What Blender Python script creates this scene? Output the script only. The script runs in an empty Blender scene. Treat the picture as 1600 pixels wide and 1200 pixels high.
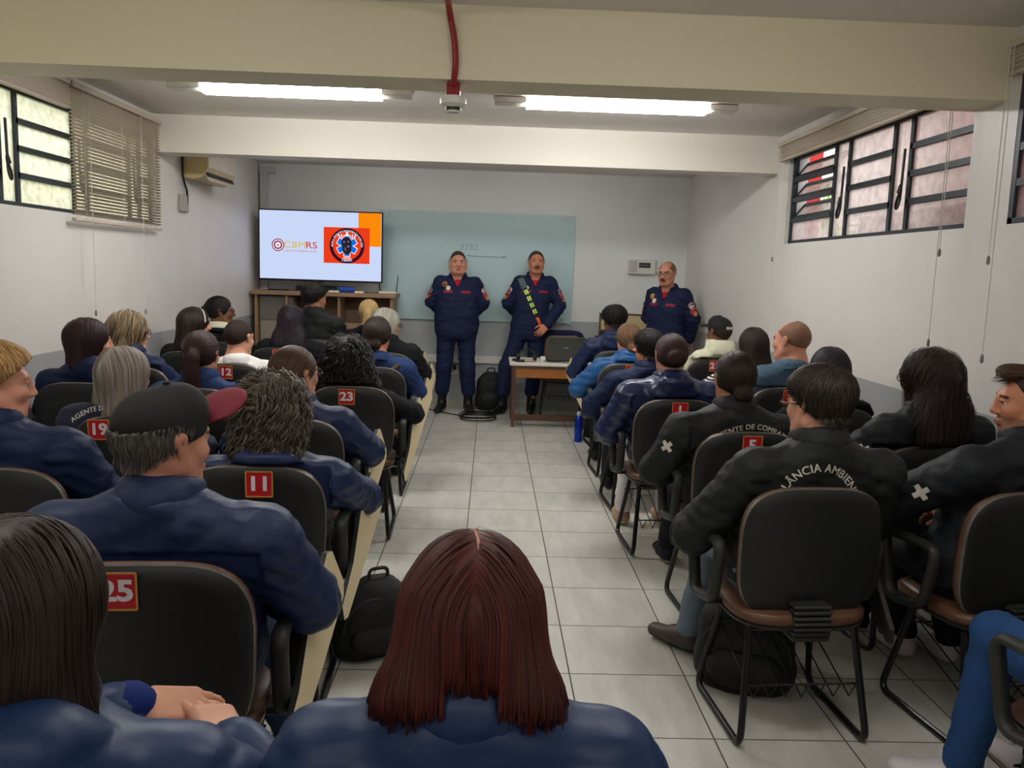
import bpy, math, random
import numpy as np
from mathutils import Vector, Matrix
from mathutils.bvhtree import BVHTree
random.seed(7); RNG=np.random.default_rng(7)
SC=bpy.context.scene; COL=SC.collection
PI=math.pi

# ------------------------------------------------------------------ colours and materials
def lin(c):
    c=c/255.0
    return c/12.92 if c<=.04045 else ((c+.055)/1.055)**2.4
def S(r,g,b): return (lin(r),lin(g),lin(b),1.0)
MATS={}
def mat(name,col,rough=.6,metal=0.,spec=.4,bump=None,var=None,sheen=0.,coat=0.,island=None,coords='Object'):
    if name in MATS: return MATS[name]
    m=bpy.data.materials.new(name); m.use_nodes=True
    nt=m.node_tree; N=nt.nodes; L=nt.links
    b=N['Principled BSDF']
    b.inputs['Base Color'].default_value=col
    b.inputs['Roughness'].default_value=rough; b.inputs['Metallic'].default_value=metal
    b.inputs['Specular IOR Level'].default_value=spec
    if sheen: b.inputs['Sheen Weight'].default_value=sheen
    if coat: b.inputs['Coat Weight'].default_value=coat; b.inputs['Coat Roughness'].default_value=.25
    tc=N.new('ShaderNodeTexCoord')
    if var:
        n=N.new('ShaderNodeTexNoise'); n.inputs['Scale'].default_value=var[0]; n.inputs['Detail'].default_value=4
        L.new(tc.outputs[coords],n.inputs['Vector'])
        r=N.new('ShaderNodeValToRGB')
        a=var[1]
        r.color_ramp.elements[0].position=.3; r.color_ramp.elements[1].position=.7
        r.color_ramp.elements[0].color=tuple(max(0,c*(1-a)) for c in col[:3])+(1,)
        r.color_ramp.elements[1].color=tuple(min(1,c*(1+a)) for c in col[:3])+(1,)
        L.new(n.outputs['Fac'],r.inputs['Fac']); L.new(r.outputs['Color'],b.inputs['Base Color'])
    if island:
        g=N.new('ShaderNodeNewGeometry'); r=N.new('ShaderNodeValToRGB')
        els=r.color_ramp.elements
        els[0].color=island[0]; els[1].color=island[-1]
        for i,c in enumerate(island[1:-1]):
            e=els.new((i+1)/(len(island)-1)); e.color=c
        L.new(g.outputs['Random Per Island'],r.inputs['Fac']); L.new(r.outputs['Color'],b.inputs['Base Color'])
    if bump:
        n=N.new('ShaderNodeTexNoise'); n.inputs['Scale'].default_value=bump[0]; n.inputs['Detail'].default_value=6
        L.new(tc.outputs[coords],n.inputs['Vector'])
        bp=N.new('ShaderNodeBump'); bp.inputs['Strength'].default_value=bump[1]; bp.inputs['Distance'].default_value=bump[2]
        L.new(n.outputs['Fac'],bp.inputs['Height']); L.new(bp.outputs['Normal'],b.inputs['Normal'])
    MATS[name]=m
    return m
def emit(name,col,strength=1.0):
    if name in MATS: return MATS[name]
    m=bpy.data.materials.new(name); m.use_nodes=True
    nt=m.node_tree; nt.nodes.clear()
    e=nt.nodes.new('ShaderNodeEmission'); o=nt.nodes.new('ShaderNodeOutputMaterial')
    e.inputs['Color'].default_value=col; e.inputs['Strength'].default_value=strength
    nt.links.new(e.outputs[0],o.inputs[0]); MATS[name]=m
    return m

# ------------------------------------------------------------------ objects
def tag(o,label=None,cat=None,group=None,kind=None):
    if label: o['label']=label
    if cat: o['category']=cat
    if group: o['group']=group
    if kind: o['kind']=kind
    return o
def link(name,me,parent=None,loc=None,rz=None):
    o=bpy.data.objects.new(name,me); COL.objects.link(o)
    if parent is not None: o.parent=parent
    if loc is not None: o.location=loc
    if rz is not None: o.rotation_euler=(0,0,rz)
    return o
def empty(name,loc=(0,0,0),rz=0.,label=None,cat=None,group=None):
    o=link(name,None,None,loc,rz); o.empty_display_size=.1
    return tag(o,label,cat,group)
def copy_tree(o,parent=None):
    c=o.copy(); COL.objects.link(c)
    if parent is not None: c.parent=parent
    for ch in list(o.children): copy_tree(ch,c)
    return c

class PM:
    """collects polygons of ONE part"""
    def __init__(s): s.v=[]; s.f=[]; s.m=[]
    def add(s,vs,fs,mi=0):
        o=len(s.v); s.v+= [tuple(map(float,v)) for v in vs]
        for f in fs: s.f.append([i+o for i in f]); s.m.append(mi)
        return s
    def box(s,x0,x1,y0,y1,z0,z1,mi=0,bev=0.):
        x0,x1=min(x0,x1),max(x0,x1); y0,y1=min(y0,y1),max(y0,y1); z0,z1=min(z0,z1),max(z0,z1)
        if bev<=0:
            v=[(x,y,z) for x in(x0,x1) for y in(y0,y1) for z in(z0,z1)]
            s.add(v,[(0,1,3,2),(4,6,7,5),(0,4,5,1),(2,3,7,6),(0,2,6,4),(1,5,7,3)],mi)
        else:
            b=min(bev,(x1-x0)/2.01,(y1-y0)/2.01,(z1-z0)/2.01)
            # chamfered box : 24 verts
            v=[];idx={}
            for sx in(0,1):
                for sy in(0,1):
                    for sz in(0,1):
                        cx=(x0,x1)[sx];cy=(y0,y1)[sy];cz=(z0,z1)[sz]
                        ix=(1,-1)[sx]*b;iy=(1,-1)[sy]*b;iz=(1,-1)[sz]*b
                        idx[sx,sy,sz]=(len(v),len(v)+1,len(v)+2)
                        v+=[(cx,cy+iy,cz+iz),(cx+ix,cy,cz+iz),(cx+ix,cy+iy,cz)]
            f=[]
            for q in(0,1):
                a=[idx[q,0,0][0],idx[q,0,1][0],idx[q,1,1][0],idx[q,1,0][0]]; f.append(a if q==0 else a[::-1])
                a=[idx[0,q,0][1],idx[1,q,0][1],idx[1,q,1][1],idx[0,q,1][1]]; f.append(a if q==0 else a[::-1])
                a=[idx[0,0,q][2],idx[0,1,q][2],idx[1,1,q][2],idx[1,0,q][2]]; f.append(a if q==0 else a[::-1])
            for p in(0,1):
                for q in(0,1):
                    a=[idx[0,p,q][1],idx[1,p,q][1],idx[1,p,q][2],idx[0,p,q][2]]; f.append(a if (p==0)==(q==0) else a[::-1])
                    a=[idx[p,0,q][0],idx[p,0,q][2],idx[p,1,q][2],idx[p,1,q][0]]; f.append(a if (p==0)==(q==0) else a[::-1])
                    a=[idx[p,q,0][0],idx[p,q,1][0],idx[p,q,1][1],idx[p,q,0][1]]; f.append(a if (p==0)==(q==0) else a[::-1])
            for k,(i,j,l) in idx.items(): f.append((i,j,l) if sum(k)%2==0 else (i,l,j))
            s.add(v,f,mi)
        return s
    def tube(s,pts,r,seg=8,closed=False,mi=0,flat=1.0):
        P=[Vector(p) for p in pts]; n=len(P); T=[]
        for i in range(n):
            if closed: t=P[(i+1)%n]-P[i-1]
            else: t=P[min(i+1,n-1)]-P[max(i-1,0)]
            T.append(t.normalized() if t.length>1e-9 else Vector((0,0,1)))
        u=T[0].orthogonal().normalized()
        if abs(T[0].x)<.9: u=(Vector((1,0,0))-T[0]*T[0].x).normalized()
        vs=[]; R=r if hasattr(r,'__len__') else [r]*n
        for i in range(n):
            u=(u-T[i]*u.dot(T[i])).normalized(); w=T[i].cross(u)
            for k in range(seg):
                a=2*PI*k/seg; vs.append(P[i]+(u*math.cos(a)*flat+w*math.sin(a))*R[i])
        fs=[]
        for i in range(n if closed else n-1):
            j=(i+1)%n
            for k in range(seg):
                l=(k+1)%seg; fs.append((i*seg+k,i*seg+l,j*seg+l,j*seg+k))
        if not closed:
            fs.append(tuple(range(seg))[::-1]); fs.append(tuple((n-1)*seg+k for k in range(seg)))
        return s.add(vs,fs,mi)
    def lathe(s,prof,c=(0,0,0),seg=20,mi=0,axis='z'):
        vs=[];fs=[]
        for r,h in prof:
            for k in range(seg):
                a=2*PI*k/seg; p=(r*math.cos(a),r*math.sin(a),h)
                if axis=='y': p=(p[0],-p[2],p[1])
                if axis=='x': p=(p[2],p[0],p[1])
                vs.append((p[0]+c[0],p[1]+c[1],p[2]+c[2]))
        n=len(prof)
        for i in range(n-1):
            for k in range(seg):
                l=(k+1)%seg; fs.append((i*seg+k,i*seg+l,(i+1)*seg+l,(i+1)*seg+k))
        fs.append(tuple(range(seg))[::-1]); fs.append(tuple((n-1)*seg+k for k in range(seg)))
        return s.add(vs,fs,mi)
    def prism(s,poly,y0,y1,mi=0):
        """outline in (x,z), between two y"""
        n=len(poly); vs=[(x,y0,z) for x,z in poly]+[(x,y1,z) for x,z in poly]
        fs=[tuple(range(n)),tuple(range(2*n-1,n-1,-1))]+[(i,n+i,n+(i+1)%n,(i+1)%n) for i in range(n)]
        return s.add(vs,fs,mi)
    def xf(s,M):
        s.v=[tuple(M@Vector(v)) for v in s.v]; return s
    def build(s,name,mats,parent=None,smooth=False,angle=None,loc=None,rz=None):
        me=bpy.data.meshes.new(name); me.from_pydata(s.v,[],s.f)
        for m in (mats if isinstance(mats,(list,tuple)) else [mats]): me.materials.append(m)
        if any(s.m): me.polygons.foreach_set('material_index',s.m)
        if smooth: me.shade_smooth()
        if angle: me.shade_smooth(); me.set_sharp_from_angle(angle=math.radians(angle))
        me.validate(); me.update()
        return link(name,me,parent,loc,rz)
def fillet(pts,rad,n=5,closed=False):
    P=[Vector(p) for p in pts]; out=[]; N=len(P)
    for i in range(N):
        if not closed and i in(0,N-1): out.append(P[i]); continue
        a,b,c=P[i-1],P[i],P[(i+1)%N]
        d1=(a-b);d2=(c-b); r=min(rad,d1.length*.49,d2.length*.49)
        p0=b+d1.normalized()*r; p2=b+d2.normalized()*r
        for k in range(n+1):
            t=k/n; out.append(p0*(1-t)**2+b*2*t*(1-t)+p2*t*t)
    return out
def pad(pm,a,b,prof,n=3.2,mapf=None,seg=40,taper=0.,mi=0):
    """superellipse cushion: prof = [(inset, depth)...] rings from front centre to back centre; mapf(u,v,d)->xyz"""
    vs=[];fs=[]; rings=[]
    for ins,d in prof:
        if ins is None: rings.append([len(vs)]); vs.append(mapf(0,0,d)); continue
        r=[]
        for k in range(seg):
            t=2*PI*k/seg; c,s_=math.cos(t),math.sin(t)
            v=math.copysign(abs(s_)**(2/n),s_)*max(b-ins,.001)
            u=math.copysign(abs(c)**(2/n),c)*max(a-ins,.001)*(1+taper*v/b)
            r.append(len(vs)); vs.append(mapf(u,v,d))
        rings.append(r)
    for A,B in zip(rings[:-1],rings[1:]):
        if len(A)==1: fs+=[(A[0],B[(k+1)%seg],B[k]) for k in range(seg)]
        elif len(B)==1: fs+=[(A[k],A[(k+1)%seg],B[0]) for k in range(seg)]
        else: fs+=[(A[k],A[(k+1)%seg],B[(k+1)%seg],B[k]) for k in range(seg)]
    return pm.add(vs,fs,mi)

# ------------------------------------------------------------------ lettering
_TXT={}
def text_geo(body,size=1.,bold=0.,align='CENTER',space=1.):
    key=(body,size,bold,align,space)
    if key in _TXT: return _TXT[key]
    cu=bpy.data.curves.new('lettering','FONT'); cu.body=body; cu.size=size; cu.align_x=align; cu.align_y='CENTER'
    em='M' in body; cu.offset=0 if em else bold*size; cu.resolution_u=3; cu.space_character=space
    ob=bpy.data.objects.new('lettering',cu); COL.objects.link(ob)
    dg=bpy.context.evaluated_depsgraph_get(); me=bpy.data.meshes.new_from_object(ob.evaluated_get(dg))
    V=[tuple(v.co) for v in me.vertices]; F=[tuple(p.vertices) for p in me.polygons]
    bpy.data.objects.remove(ob); bpy.data.curves.remove(cu); bpy.data.meshes.remove(me)
    if em and bold:      # heavier strokes for letters whose outline cannot be offset
        b=bold*size; n=len(V); W=[];G=[]
        for i,(dx,dy) in enumerate(((-b,-b*.7),(b,-b*.7),(-b,b*.7),(b,b*.7))):
            W+=[(x+dx,y+dy,0) for x,y,_ in V]; G+=[tuple(k+i*n for k in f) for f in F]
        V,F=W,G
    _TXT[key]=(V,F); return V,F
def bend(V,R,up=True,ang=0.):
    out=[]
    for x,y,_ in V:
        if up: a=PI/2-x/R+ang; r=R+y
        else: a=-PI/2+x/R+ang; r=R-y
        out.append((r*math.cos(a),r*math.sin(a),0))
    return out
# ------------------------------------------------------------------ smooth implicit surfaces -> continuous meshes
class Pr:
    __slots__=('fn','lo','hi','k','op')
    def __init__(s,fn,lo,hi,k,op): s.fn=fn; s.lo=np.array(lo,float); s.hi=np.array(hi,float); s.k=k; s.op=op
def cap(a,b,ra,rb,k=.02,op='add',sq=None):
    a=np.array(a,float);b=np.array(b,float);ab=b-a;L2=max(float(ab@ab),1e-9)
    def fn(x,y,z):
        px=x-a[0];py=y-a[1];pz=z-a[2]
        t=np.clip((px*ab[0]+py*ab[1]+pz*ab[2])/L2,0,1)
        dx=px-ab[0]*t;dy=py-ab[1]*t;dz=pz-ab[2]*t
        if sq: dx=dx/sq[0];dy=dy/sq[1];dz=dz/sq[2]
        d=np.sqrt(dx*dx+dy*dy+dz*dz)-(ra+(rb-ra)*t)
        return d*min(sq) if sq else d
    m=max(ra,rb)*(max(sq) if sq else 1)
    return Pr(fn,np.minimum(a,b)-m,np.maximum(a,b)+m,k,op)
def ell(c,r,k=.02,op='add'):
    c=np.array(c,float);r=np.array(r,float)
    def fn(x,y,z):
        u=(x-c[0])/r[0];v=(y-c[1])/r[1];w=(z-c[2])/r[2]
        k0=np.sqrt(u*u+v*v+w*w); k1=np.sqrt((u/r[0])**2+(v/r[1])**2+(w/r[2])**2)
        return k0*(k0-1)/np.maximum(k1,1e-6)
    return Pr(fn,c-r,c+r,k,op)
def loft(zs,cx,cy,rx,ry,n=2.3,k=.02,op='add'):
    zs=np.array(zs,float); Z=np.linspace(zs[0],zs[-1],60)
    def cat(v):
        v=np.broadcast_to(np.array(v,float),zs.shape); 
        s=np.gradient(v,zs); i=np.clip(np.searchsorted(zs,Z)-1,0,len(zs)-2); h=zs[i+1]-zs[i]; t=(Z-zs[i])/h
        return (2*t**3-3*t**2+1)*v[i]+(t**3-2*t**2+t)*h*s[i]+(-2*t**3+3*t**2)*v[i+1]+(t**3-t**2)*h*s[i+1]
    CX,CY,RX,RY=cat(cx),cat(cy),np.maximum(cat(rx),.004),np.maximum(cat(ry),.004)
    def fn(x,y,z):
        zz=np.clip(z,zs[0],zs[-1])
        u=np.abs(x-np.interp(zz,Z,CX))/np.interp(zz,Z,RX); v=np.abs(y-np.interp(zz,Z,CY))/np.interp(zz,Z,RY)
        m=np.minimum(np.interp(zz,Z,RX),np.interp(zz,Z,RY))
        d=((u**n+v**n)**(1/n)-1)*m
        e=np.maximum(zs[0]-z,z-zs[-1])
        return np.where((d>0)&(e>0),np.sqrt(np.maximum(d,0)**2+np.maximum(e,0)**2),np.maximum(d,e))
    return Pr(fn,((CX-RX).min(),(CY-RY).min(),zs[0]),((CX+RX).max(),(CY+RY).max(),zs[-1]),k,op)
def bx(c,h,r=.01,k=.01,op='add'):
    c=np.array(c,float);h=np.array(h,float)
    def fn(x,y,z):
        qx=np.abs(x-c[0])-h[0]+r;qy=np.abs(y-c[1])-h[1]+r;qz=np.abs(z-c[2])-h[2]+r
        return np.sqrt(np.maximum(qx,0)**2+np.maximum(qy,0)**2+np.maximum(qz,0)**2)+np.minimum(np.maximum(qx,np.maximum(qy,qz)),0)-r
    return Pr(fn,c-h,c+h,k,op)
def half(nrm,off,k=.004,op='int'):
    """keeps the side where n.p < off"""
    n=np.array(nrm,float); l=np.linalg.norm(n); n=n/l; off=off/l
    return Pr(lambda x,y,z: n[0]*x+n[1]*y+n[2]*z-off,(-9,-9,-9),(9,9,9),k,op)
def moved(p,R,t,s=1.0):
    R=np.array(R,float);t=np.array(t,float)
    def fn(x,y,z):
        px=(x-t[0])/s;py=(y-t[1])/s;pz=(z-t[2])/s
        return s*p.fn(R[0,0]*px+R[1,0]*py+R[2,0]*pz,R[0,1]*px+R[1,1]*py+R[2,1]*pz,R[0,2]*px+R[1,2]*py+R[2,2]*pz)
    c=np.array([[ (p.lo,p.hi)[i][0],(p.lo,p.hi)[j][1],(p.lo,p.hi)[l][2]] for i in(0,1) for j in(0,1) for l in(0,1)])
    w=s*c@R.T+t
    return Pr(fn,w.min(0),w.max(0),p.k*s,p.op)
def comb(D,d,k,op):
    if op=='add':
        h=np.maximum(k-np.abs(D-d),0)/k if k>0 else 0
        return np.minimum(D,d)-h*h*k*.25
    if op=='sub': d=-d
    h=np.maximum(k-np.abs(D-d),0)/k if k>0 else 0
    return np.maximum(D,d)+h*h*k*.25
def evalp(prims,P):
    x,y,z=P[:,0],P[:,1],P[:,2]; D=np.full(len(P),.5)
    for p in prims: D=comb(D,p.fn(x,y,z),p.k,p.op)
    return D
def axis(lo,hi,step,fine=None,fstep=None):
    if fine is None: return np.arange(lo,hi+step,step)
    f0,f1=max(lo,fine[0]),min(hi,fine[1]); out=[]
    n=max(int(math.ceil((f0-lo)/step)),0)
    if n>0: out.append(np.linspace(lo,f0,n+1)[:-1])
    m=max(int(math.ceil((f1-f0)/fstep)),1); out.append(np.linspace(f0,f1,m+1))
    n=max(int(math.ceil((hi-f1)/step)),0)
    if n>0: out.append(np.linspace(f1,hi,n+1)[1:])
    return np.concatenate(out)
def grid(prims,xs,ys,zs):
    D=np.full((len(xs),len(ys),len(zs)),.5,np.float32)
    for p in prims:
        m=p.k+.03; sl=[]
        for A,l,h in zip((xs,ys,zs),p.lo,p.hi):
            sl.append(slice(int(np.searchsorted(A,l-m)),int(np.searchsorted(A,h+m))))
        if p.op=='int': sl=[slice(0,len(xs)),slice(0,len(ys)),slice(0,len(zs))]
        if any(s.stop<=s.start for s in sl): continue
        x=xs[sl[0]][:,None,None];y=ys[sl[1]][None,:,None];z=zs[sl[2]][None,None,:]
        D[tuple(sl)]=comb(D[tuple(sl)],p.fn(x,y,z),p.k,p.op)
    return D
def nets(D,xs,ys,zs):
    s=D<0; nx,ny,nz=D.shape
    c=np.zeros((nx-1,ny-1,nz-1),np.int8)
    for i in(0,1):
        for j in(0,1):
            for k in(0,1): c+=s[i:nx-1+i,j:ny-1+j,k:nz-1+k]
    I,J,K=np.nonzero((c>0)&(c<8)); n=len(I)
    idx=np.full(c.shape,-1,np.int64); idx[I,J,K]=np.arange(n)
    P=np.zeros((n,3));W=np.zeros(n)
    A=(xs,ys,zs)
    for ax in range(3):
        o=[a for a in range(3) if a!=ax]
        for p in(0,1):
            for q in(0,1):
                b=[I,J,K]; b=[a.copy() for a in b]; b[o[0]]+=p; b[o[1]]+=q
                e=[a.copy() for a in b]; e[ax]+=1
                d0=D[tuple(b)].astype(float);d1=D[tuple(e)].astype(float); m=(d0<0)!=(d1<0)
                t=np.where(m,d0/np.where(m,d0-d1,1),0)
                pos=np.stack([A[a][b[a]] for a in range(3)],1); pos[:,ax]+=t*(A[ax][e[ax]]-A[ax][b[ax]])
                P[m]+=pos[m]; W[m]+=1
    P/=W[:,None]
    Q=[]
    for ax in range(3):
        o=[(ax+1)%3,(ax+2)%3]
        a=[slice(None)]*3;b=[slice(None)]*3
        a[ax]=slice(0,-1);b[ax]=slice(1,None)
        s0=s[tuple(a)];s1=s[tuple(b)]
        E=np.nonzero(s0!=s1); E=[e for e in E]
        ok=(E[o[0]]>0)&(E[o[1]]>0)
        lim=[nx-1,ny-1,nz-1]
        for oo in o: ok&=E[oo]<lim[oo]
        E=[e[ok] for e in E]; fl=s0[tuple(E)]
        def cell(p,q):
            g=[e.copy() for e in E]; g[o[0]]-=p; g[o[1]]-=q
            return idx[tuple(g)]
        q=np.stack([cell(1,1),cell(0,1),cell(0,0),cell(1,0)],1)
        q[~fl]=q[~fl][:,::-1]
        Q.append(q)
    Q=np.concatenate(Q); Q=Q[(Q>=0).all(1)]
    return P,Q
def mesh_sdf(prims,step,fine=None,fstep=None,pad_=.03):
    """fine = (lo,hi) box meshed with fstep"""
    add=[p for p in prims if p.op=='add']
    lo=np.min([p.lo for p in add],0)-pad_; hi=np.max([p.hi for p in add],0)+pad_
    ax=[axis(lo[i],hi[i],step,(fine[0][i],fine[1][i]) if fine else None,fstep) for i in range(3)]
    return nets(grid(prims,*ax),*ax)
def smooth(V,Q,it=1,f=.5):
    for _ in range(it):
        acc=np.zeros_like(V);cnt=np.zeros(len(V))
        for a,b in((0,1),(1,2),(2,3),(3,0)):
            np.add.at(acc,Q[:,a],V[Q[:,b]]);np.add.at(acc,Q[:,b],V[Q[:,a]])
            np.add.at(cnt,Q[:,a],1);np.add.at(cnt,Q[:,b],1)
        V=V+f*(acc/np.maximum(cnt,1)[:,None]-V)
    return V
def normals(V,Q):
    n=np.cross(V[Q[:,2]]-V[Q[:,0]],V[Q[:,3]]-V[Q[:,1]]); N=np.zeros_like(V)
    for k in range(4): np.add.at(N,Q[:,k],n)
    return N/np.maximum(np.linalg.norm(N,axis=1),1e-9)[:,None]
def folds(V,seed,f=14.,n=9):
    """soft wrinkle noise, about -1..1, stretched along random directions"""
    r=np.random.default_rng(seed); o=np.zeros(len(V))
    w=r.normal(size=(3,3))*4; ph=r.uniform(0,6.3,3)
    U=V*np.array([.65,1,1.35])+.03*np.stack([np.sin(V@w[i]+ph[i]) for i in range(3)],1)
    for i in range(n):
        d=r.normal(size=3); d/=np.linalg.norm(d); k=d*f*r.uniform(.6,2.2)
        s_=np.sin(U@k*2*PI/2.2+r.uniform(0,6.3)); o+=(1-np.abs(s_))**1.5*r.choice([-1,1])*.8+.35*s_
    return o/np.sqrt(n)
class QM:
    """quad mesh made of arrays"""
    def __init__(s): s.V=[];s.Q=[];s.M=[];s.n=0
    def add(s,V,Q,m=0):
        s.V.append(np.asarray(V,float)); s.Q.append(np.asarray(Q,np.int64)+s.n)
        s.M.append(np.broadcast_to(np.asarray(m,np.int32),(len(Q),)).copy()); s.n+=len(V); return s
    def build(s,name,mats,parent=None,loc=None,rz=None):
        V=np.concatenate(s.V);Q=np.concatenate(s.Q);M=np.concatenate(s.M)
        me=bpy.data.meshes.new(name)
        me.vertices.add(len(V)); me.vertices.foreach_set('co',V.astype(np.float32).ravel())
        me.loops.add(len(Q)*4); me.loops.foreach_set('vertex_index',Q.astype(np.int32).ravel())
        me.polygons.add(len(Q)); me.polygons.foreach_set('loop_start',np.arange(0,len(Q)*4,4,dtype=np.int32))
        for m in (mats if isinstance(mats,(list,tuple)) else [mats]): me.materials.append(m)
        me.polygons.foreach_set('material_index',M)
        me.update(calc_edges=True); me.validate(); me.shade_smooth()
        return link(name,me,parent,loc,rz)
def sdf_obj(name,prims,step,mats,parent=None,loc=None,rz=None,wr=0.,seed=1,f=14.,sm=0):
    V,Q=mesh_sdf(prims,step)
    if sm: V=smooth(V,Q,sm)
    if wr: V=V+normals(V,Q)*(folds(V,seed,f)*wr)[:,None]
    return QM().add(V,Q).build(name,mats,parent,loc,rz)
# ------------------------------------------------------------------ the room
XL,XR,YB,YF,ZC=-2.59,2.20,9.6,-2.6,2.65
def wall_mat(name,up,low,zs=.997):
    m=bpy.data.materials.new(name); m.use_nodes=True; nt=m.node_tree;N=nt.nodes;L=nt.links
    b=N['Principled BSDF']; b.inputs['Roughness'].default_value=.42; b.inputs['Specular IOR Level'].default_value=.35
    g=N.new('ShaderNodeNewGeometry'); sp=N.new('ShaderNodeSeparateXYZ'); L.new(g.outputs['Position'],sp.inputs[0])
    gt=N.new('ShaderNodeMath'); gt.operation='GREATER_THAN'; gt.inputs[1].default_value=zs; L.new(sp.outputs[2],gt.inputs[0])
    mx=N.new('ShaderNodeMix'); mx.data_type='RGBA'; mx.inputs['A'].default_value=low; mx.inputs['B'].default_value=up
    L.new(gt.outputs[0],mx.inputs['Factor'])
    n=N.new('ShaderNodeTexNoise'); n.inputs['Scale'].default_value=3.; n.inputs['Detail'].default_value=5; L.new(g.outputs['Position'],n.inputs['Vector'])
    r=N.new('ShaderNodeMapRange'); r.inputs['From Min'].default_value=.3; r.inputs['From Max'].default_value=.75; r.inputs['To Min'].default_value=.95; r.inputs['To Max'].default_value=1.
    L.new(n.outputs['Fac'],r.inputs['Value'])
    m2=N.new('ShaderNodeMix'); m2.data_type='RGBA'; m2.blend_type='MULTIPLY'; m2.inputs['Factor'].default_value=1
    L.new(mx.outputs['Result'],m2.inputs['A']); L.new(r.outputs['Result'],m2.inputs['B']); L.new(m2.outputs['Result'],b.inputs['Base Color'])
    n2=N.new('ShaderNodeTexNoise'); n2.inputs['Scale'].default_value=60.; L.new(g.outputs['Position'],n2.inputs['Vector'])
    bp=N.new('ShaderNodeBump'); bp.inputs['Strength'].default_value=.12; bp.inputs['Distance'].default_value=.004
    L.new(n2.outputs['Fac'],bp.inputs['Height']); L.new(bp.outputs['Normal'],b.inputs['Normal'])
    return m
def floor_mat():
    m=bpy.data.materials.new('ceramic_tile_floor'); m.use_nodes=True; nt=m.node_tree;N=nt.nodes;L=nt.links
    b=N['Principled BSDF']
    g=N.new('ShaderNodeNewGeometry'); sp=N.new('ShaderNodeSeparateXYZ'); L.new(g.outputs['Position'],sp.inputs[0])
    T=.4538
    def mth(op,a,bv=None,c=None):
        n=N.new('ShaderNodeMath'); n.operation=op
        for i,v in enumerate((a,bv,c)):
            if v is None: continue
            if isinstance(v,(int,float)): n.inputs[i].default_value=v
            else: L.new(v,n.inputs[i])
        return n.outputs[0]
    def line(o,off):
        u=mth('DIVIDE',mth('SUBTRACT',o,off),T); fr=mth('FRACT',u); d=mth('ABSOLUTE',mth('SUBTRACT',fr,.5))
        return mth('GREATER_THAN',d,.4935),mth('FLOOR',u)
    lx,ix=line(sp.outputs[0],.351); ly,iy=line(sp.outputs[1],8.1157)
    gm=mth('MAXIMUM',lx,ly)
    # marbled tile colour, each tile shifted
    cmb=N.new('ShaderNodeCombineXYZ'); L.new(mth('MULTIPLY',ix,3.7),cmb.inputs[0]); L.new(mth('MULTIPLY',iy,5.3),cmb.inputs[1])
    va=N.new('ShaderNodeVectorMath'); va.operation='ADD'; L.new(g.outputs['Position'],va.inputs[0]); L.new(cmb.outputs[0],va.inputs[1])
    mp=N.new('ShaderNodeMapping'); mp.inputs['Rotation'].default_value=(0,0,.7); mp.inputs['Scale'].default_value=(9,2.2,3); L.new(va.outputs[0],mp.inputs['Vector'])
    n=N.new('ShaderNodeTexNoise'); n.inputs['Scale'].default_value=1.; n.inputs['Detail'].default_value=7; n.inputs['Roughness'].default_value=.62; L.new(mp.outputs[0],n.inputs['Vector'])
    r=N.new('ShaderNodeValToRGB'); r.color_ramp.elements[0].position=.3; r.color_ramp.elements[1].position=.72
    r.color_ramp.elements[0].color=S(177,176,167); r.color_ramp.elements[1].color=S(207,205,197); L.new(n.outputs['Fac'],r.inputs['Fac'])
    mx=N.new('ShaderNodeMix'); mx.data_type='RGBA'; L.new(gm,mx.inputs['Factor']); L.new(r.outputs['Color'],mx.inputs['A']); mx.inputs['B'].default_value=S(82,76,66)
    L.new(mx.outputs['Result'],b.inputs['Base Color'])
    rr=N.new('ShaderNodeMapRange'); rr.inputs['To Min'].default_value=.26; rr.inputs['To Max'].default_value=.42; L.new(n.outputs['Fac'],rr.inputs['Value'])
    rg=mth('MAXIMUM',rr.outputs['Result'],mth('MULTIPLY',gm,.8)); L.new(rg,b.inputs['Roughness'])
    bp=N.new('ShaderNodeBump'); bp.inputs['Strength'].default_value=.5; bp.inputs['Distance'].default_value=.002; bp.invert=True
    L.new(gm,bp.inputs['Height']); L.new(bp.outputs['Normal'],b.inputs['Normal'])
    b.inputs['Specular IOR Level'].default_value=.45
    return m
M_wall=wall_mat('painted_wall',S(222,219,214),S(166,168,170))
M_wallb=wall_mat('painted_back_wall',S(228,230,229),S(172,176,178),1.01)
M_ceil=mat('ceiling_paint',S(226,221,214),.7,bump=(50,.15,.004),coords='Object')
M_beam=mat('cream_beam_paint',S(228,219,190),.5,bump=(40,.1,.004))
M_beam2=mat('pale_beam_paint',S(230,224,213),.5,bump=(40,.1,.004))
M_dark=mat('dark_grey_metal',S(38,46,52),.45,metal=.2)
M_black=mat('black_plastic',S(17,18,18),.45)
M_white=mat('white_plastic',S(222,220,212),.4)
M_blind=mat('beige_blind_slat',S(196,183,164),.5)
M_cord=mat('white_cord',S(205,203,196),.7)
M_greyp=mat('grey_plastic',S(120,122,120),.5)

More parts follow.
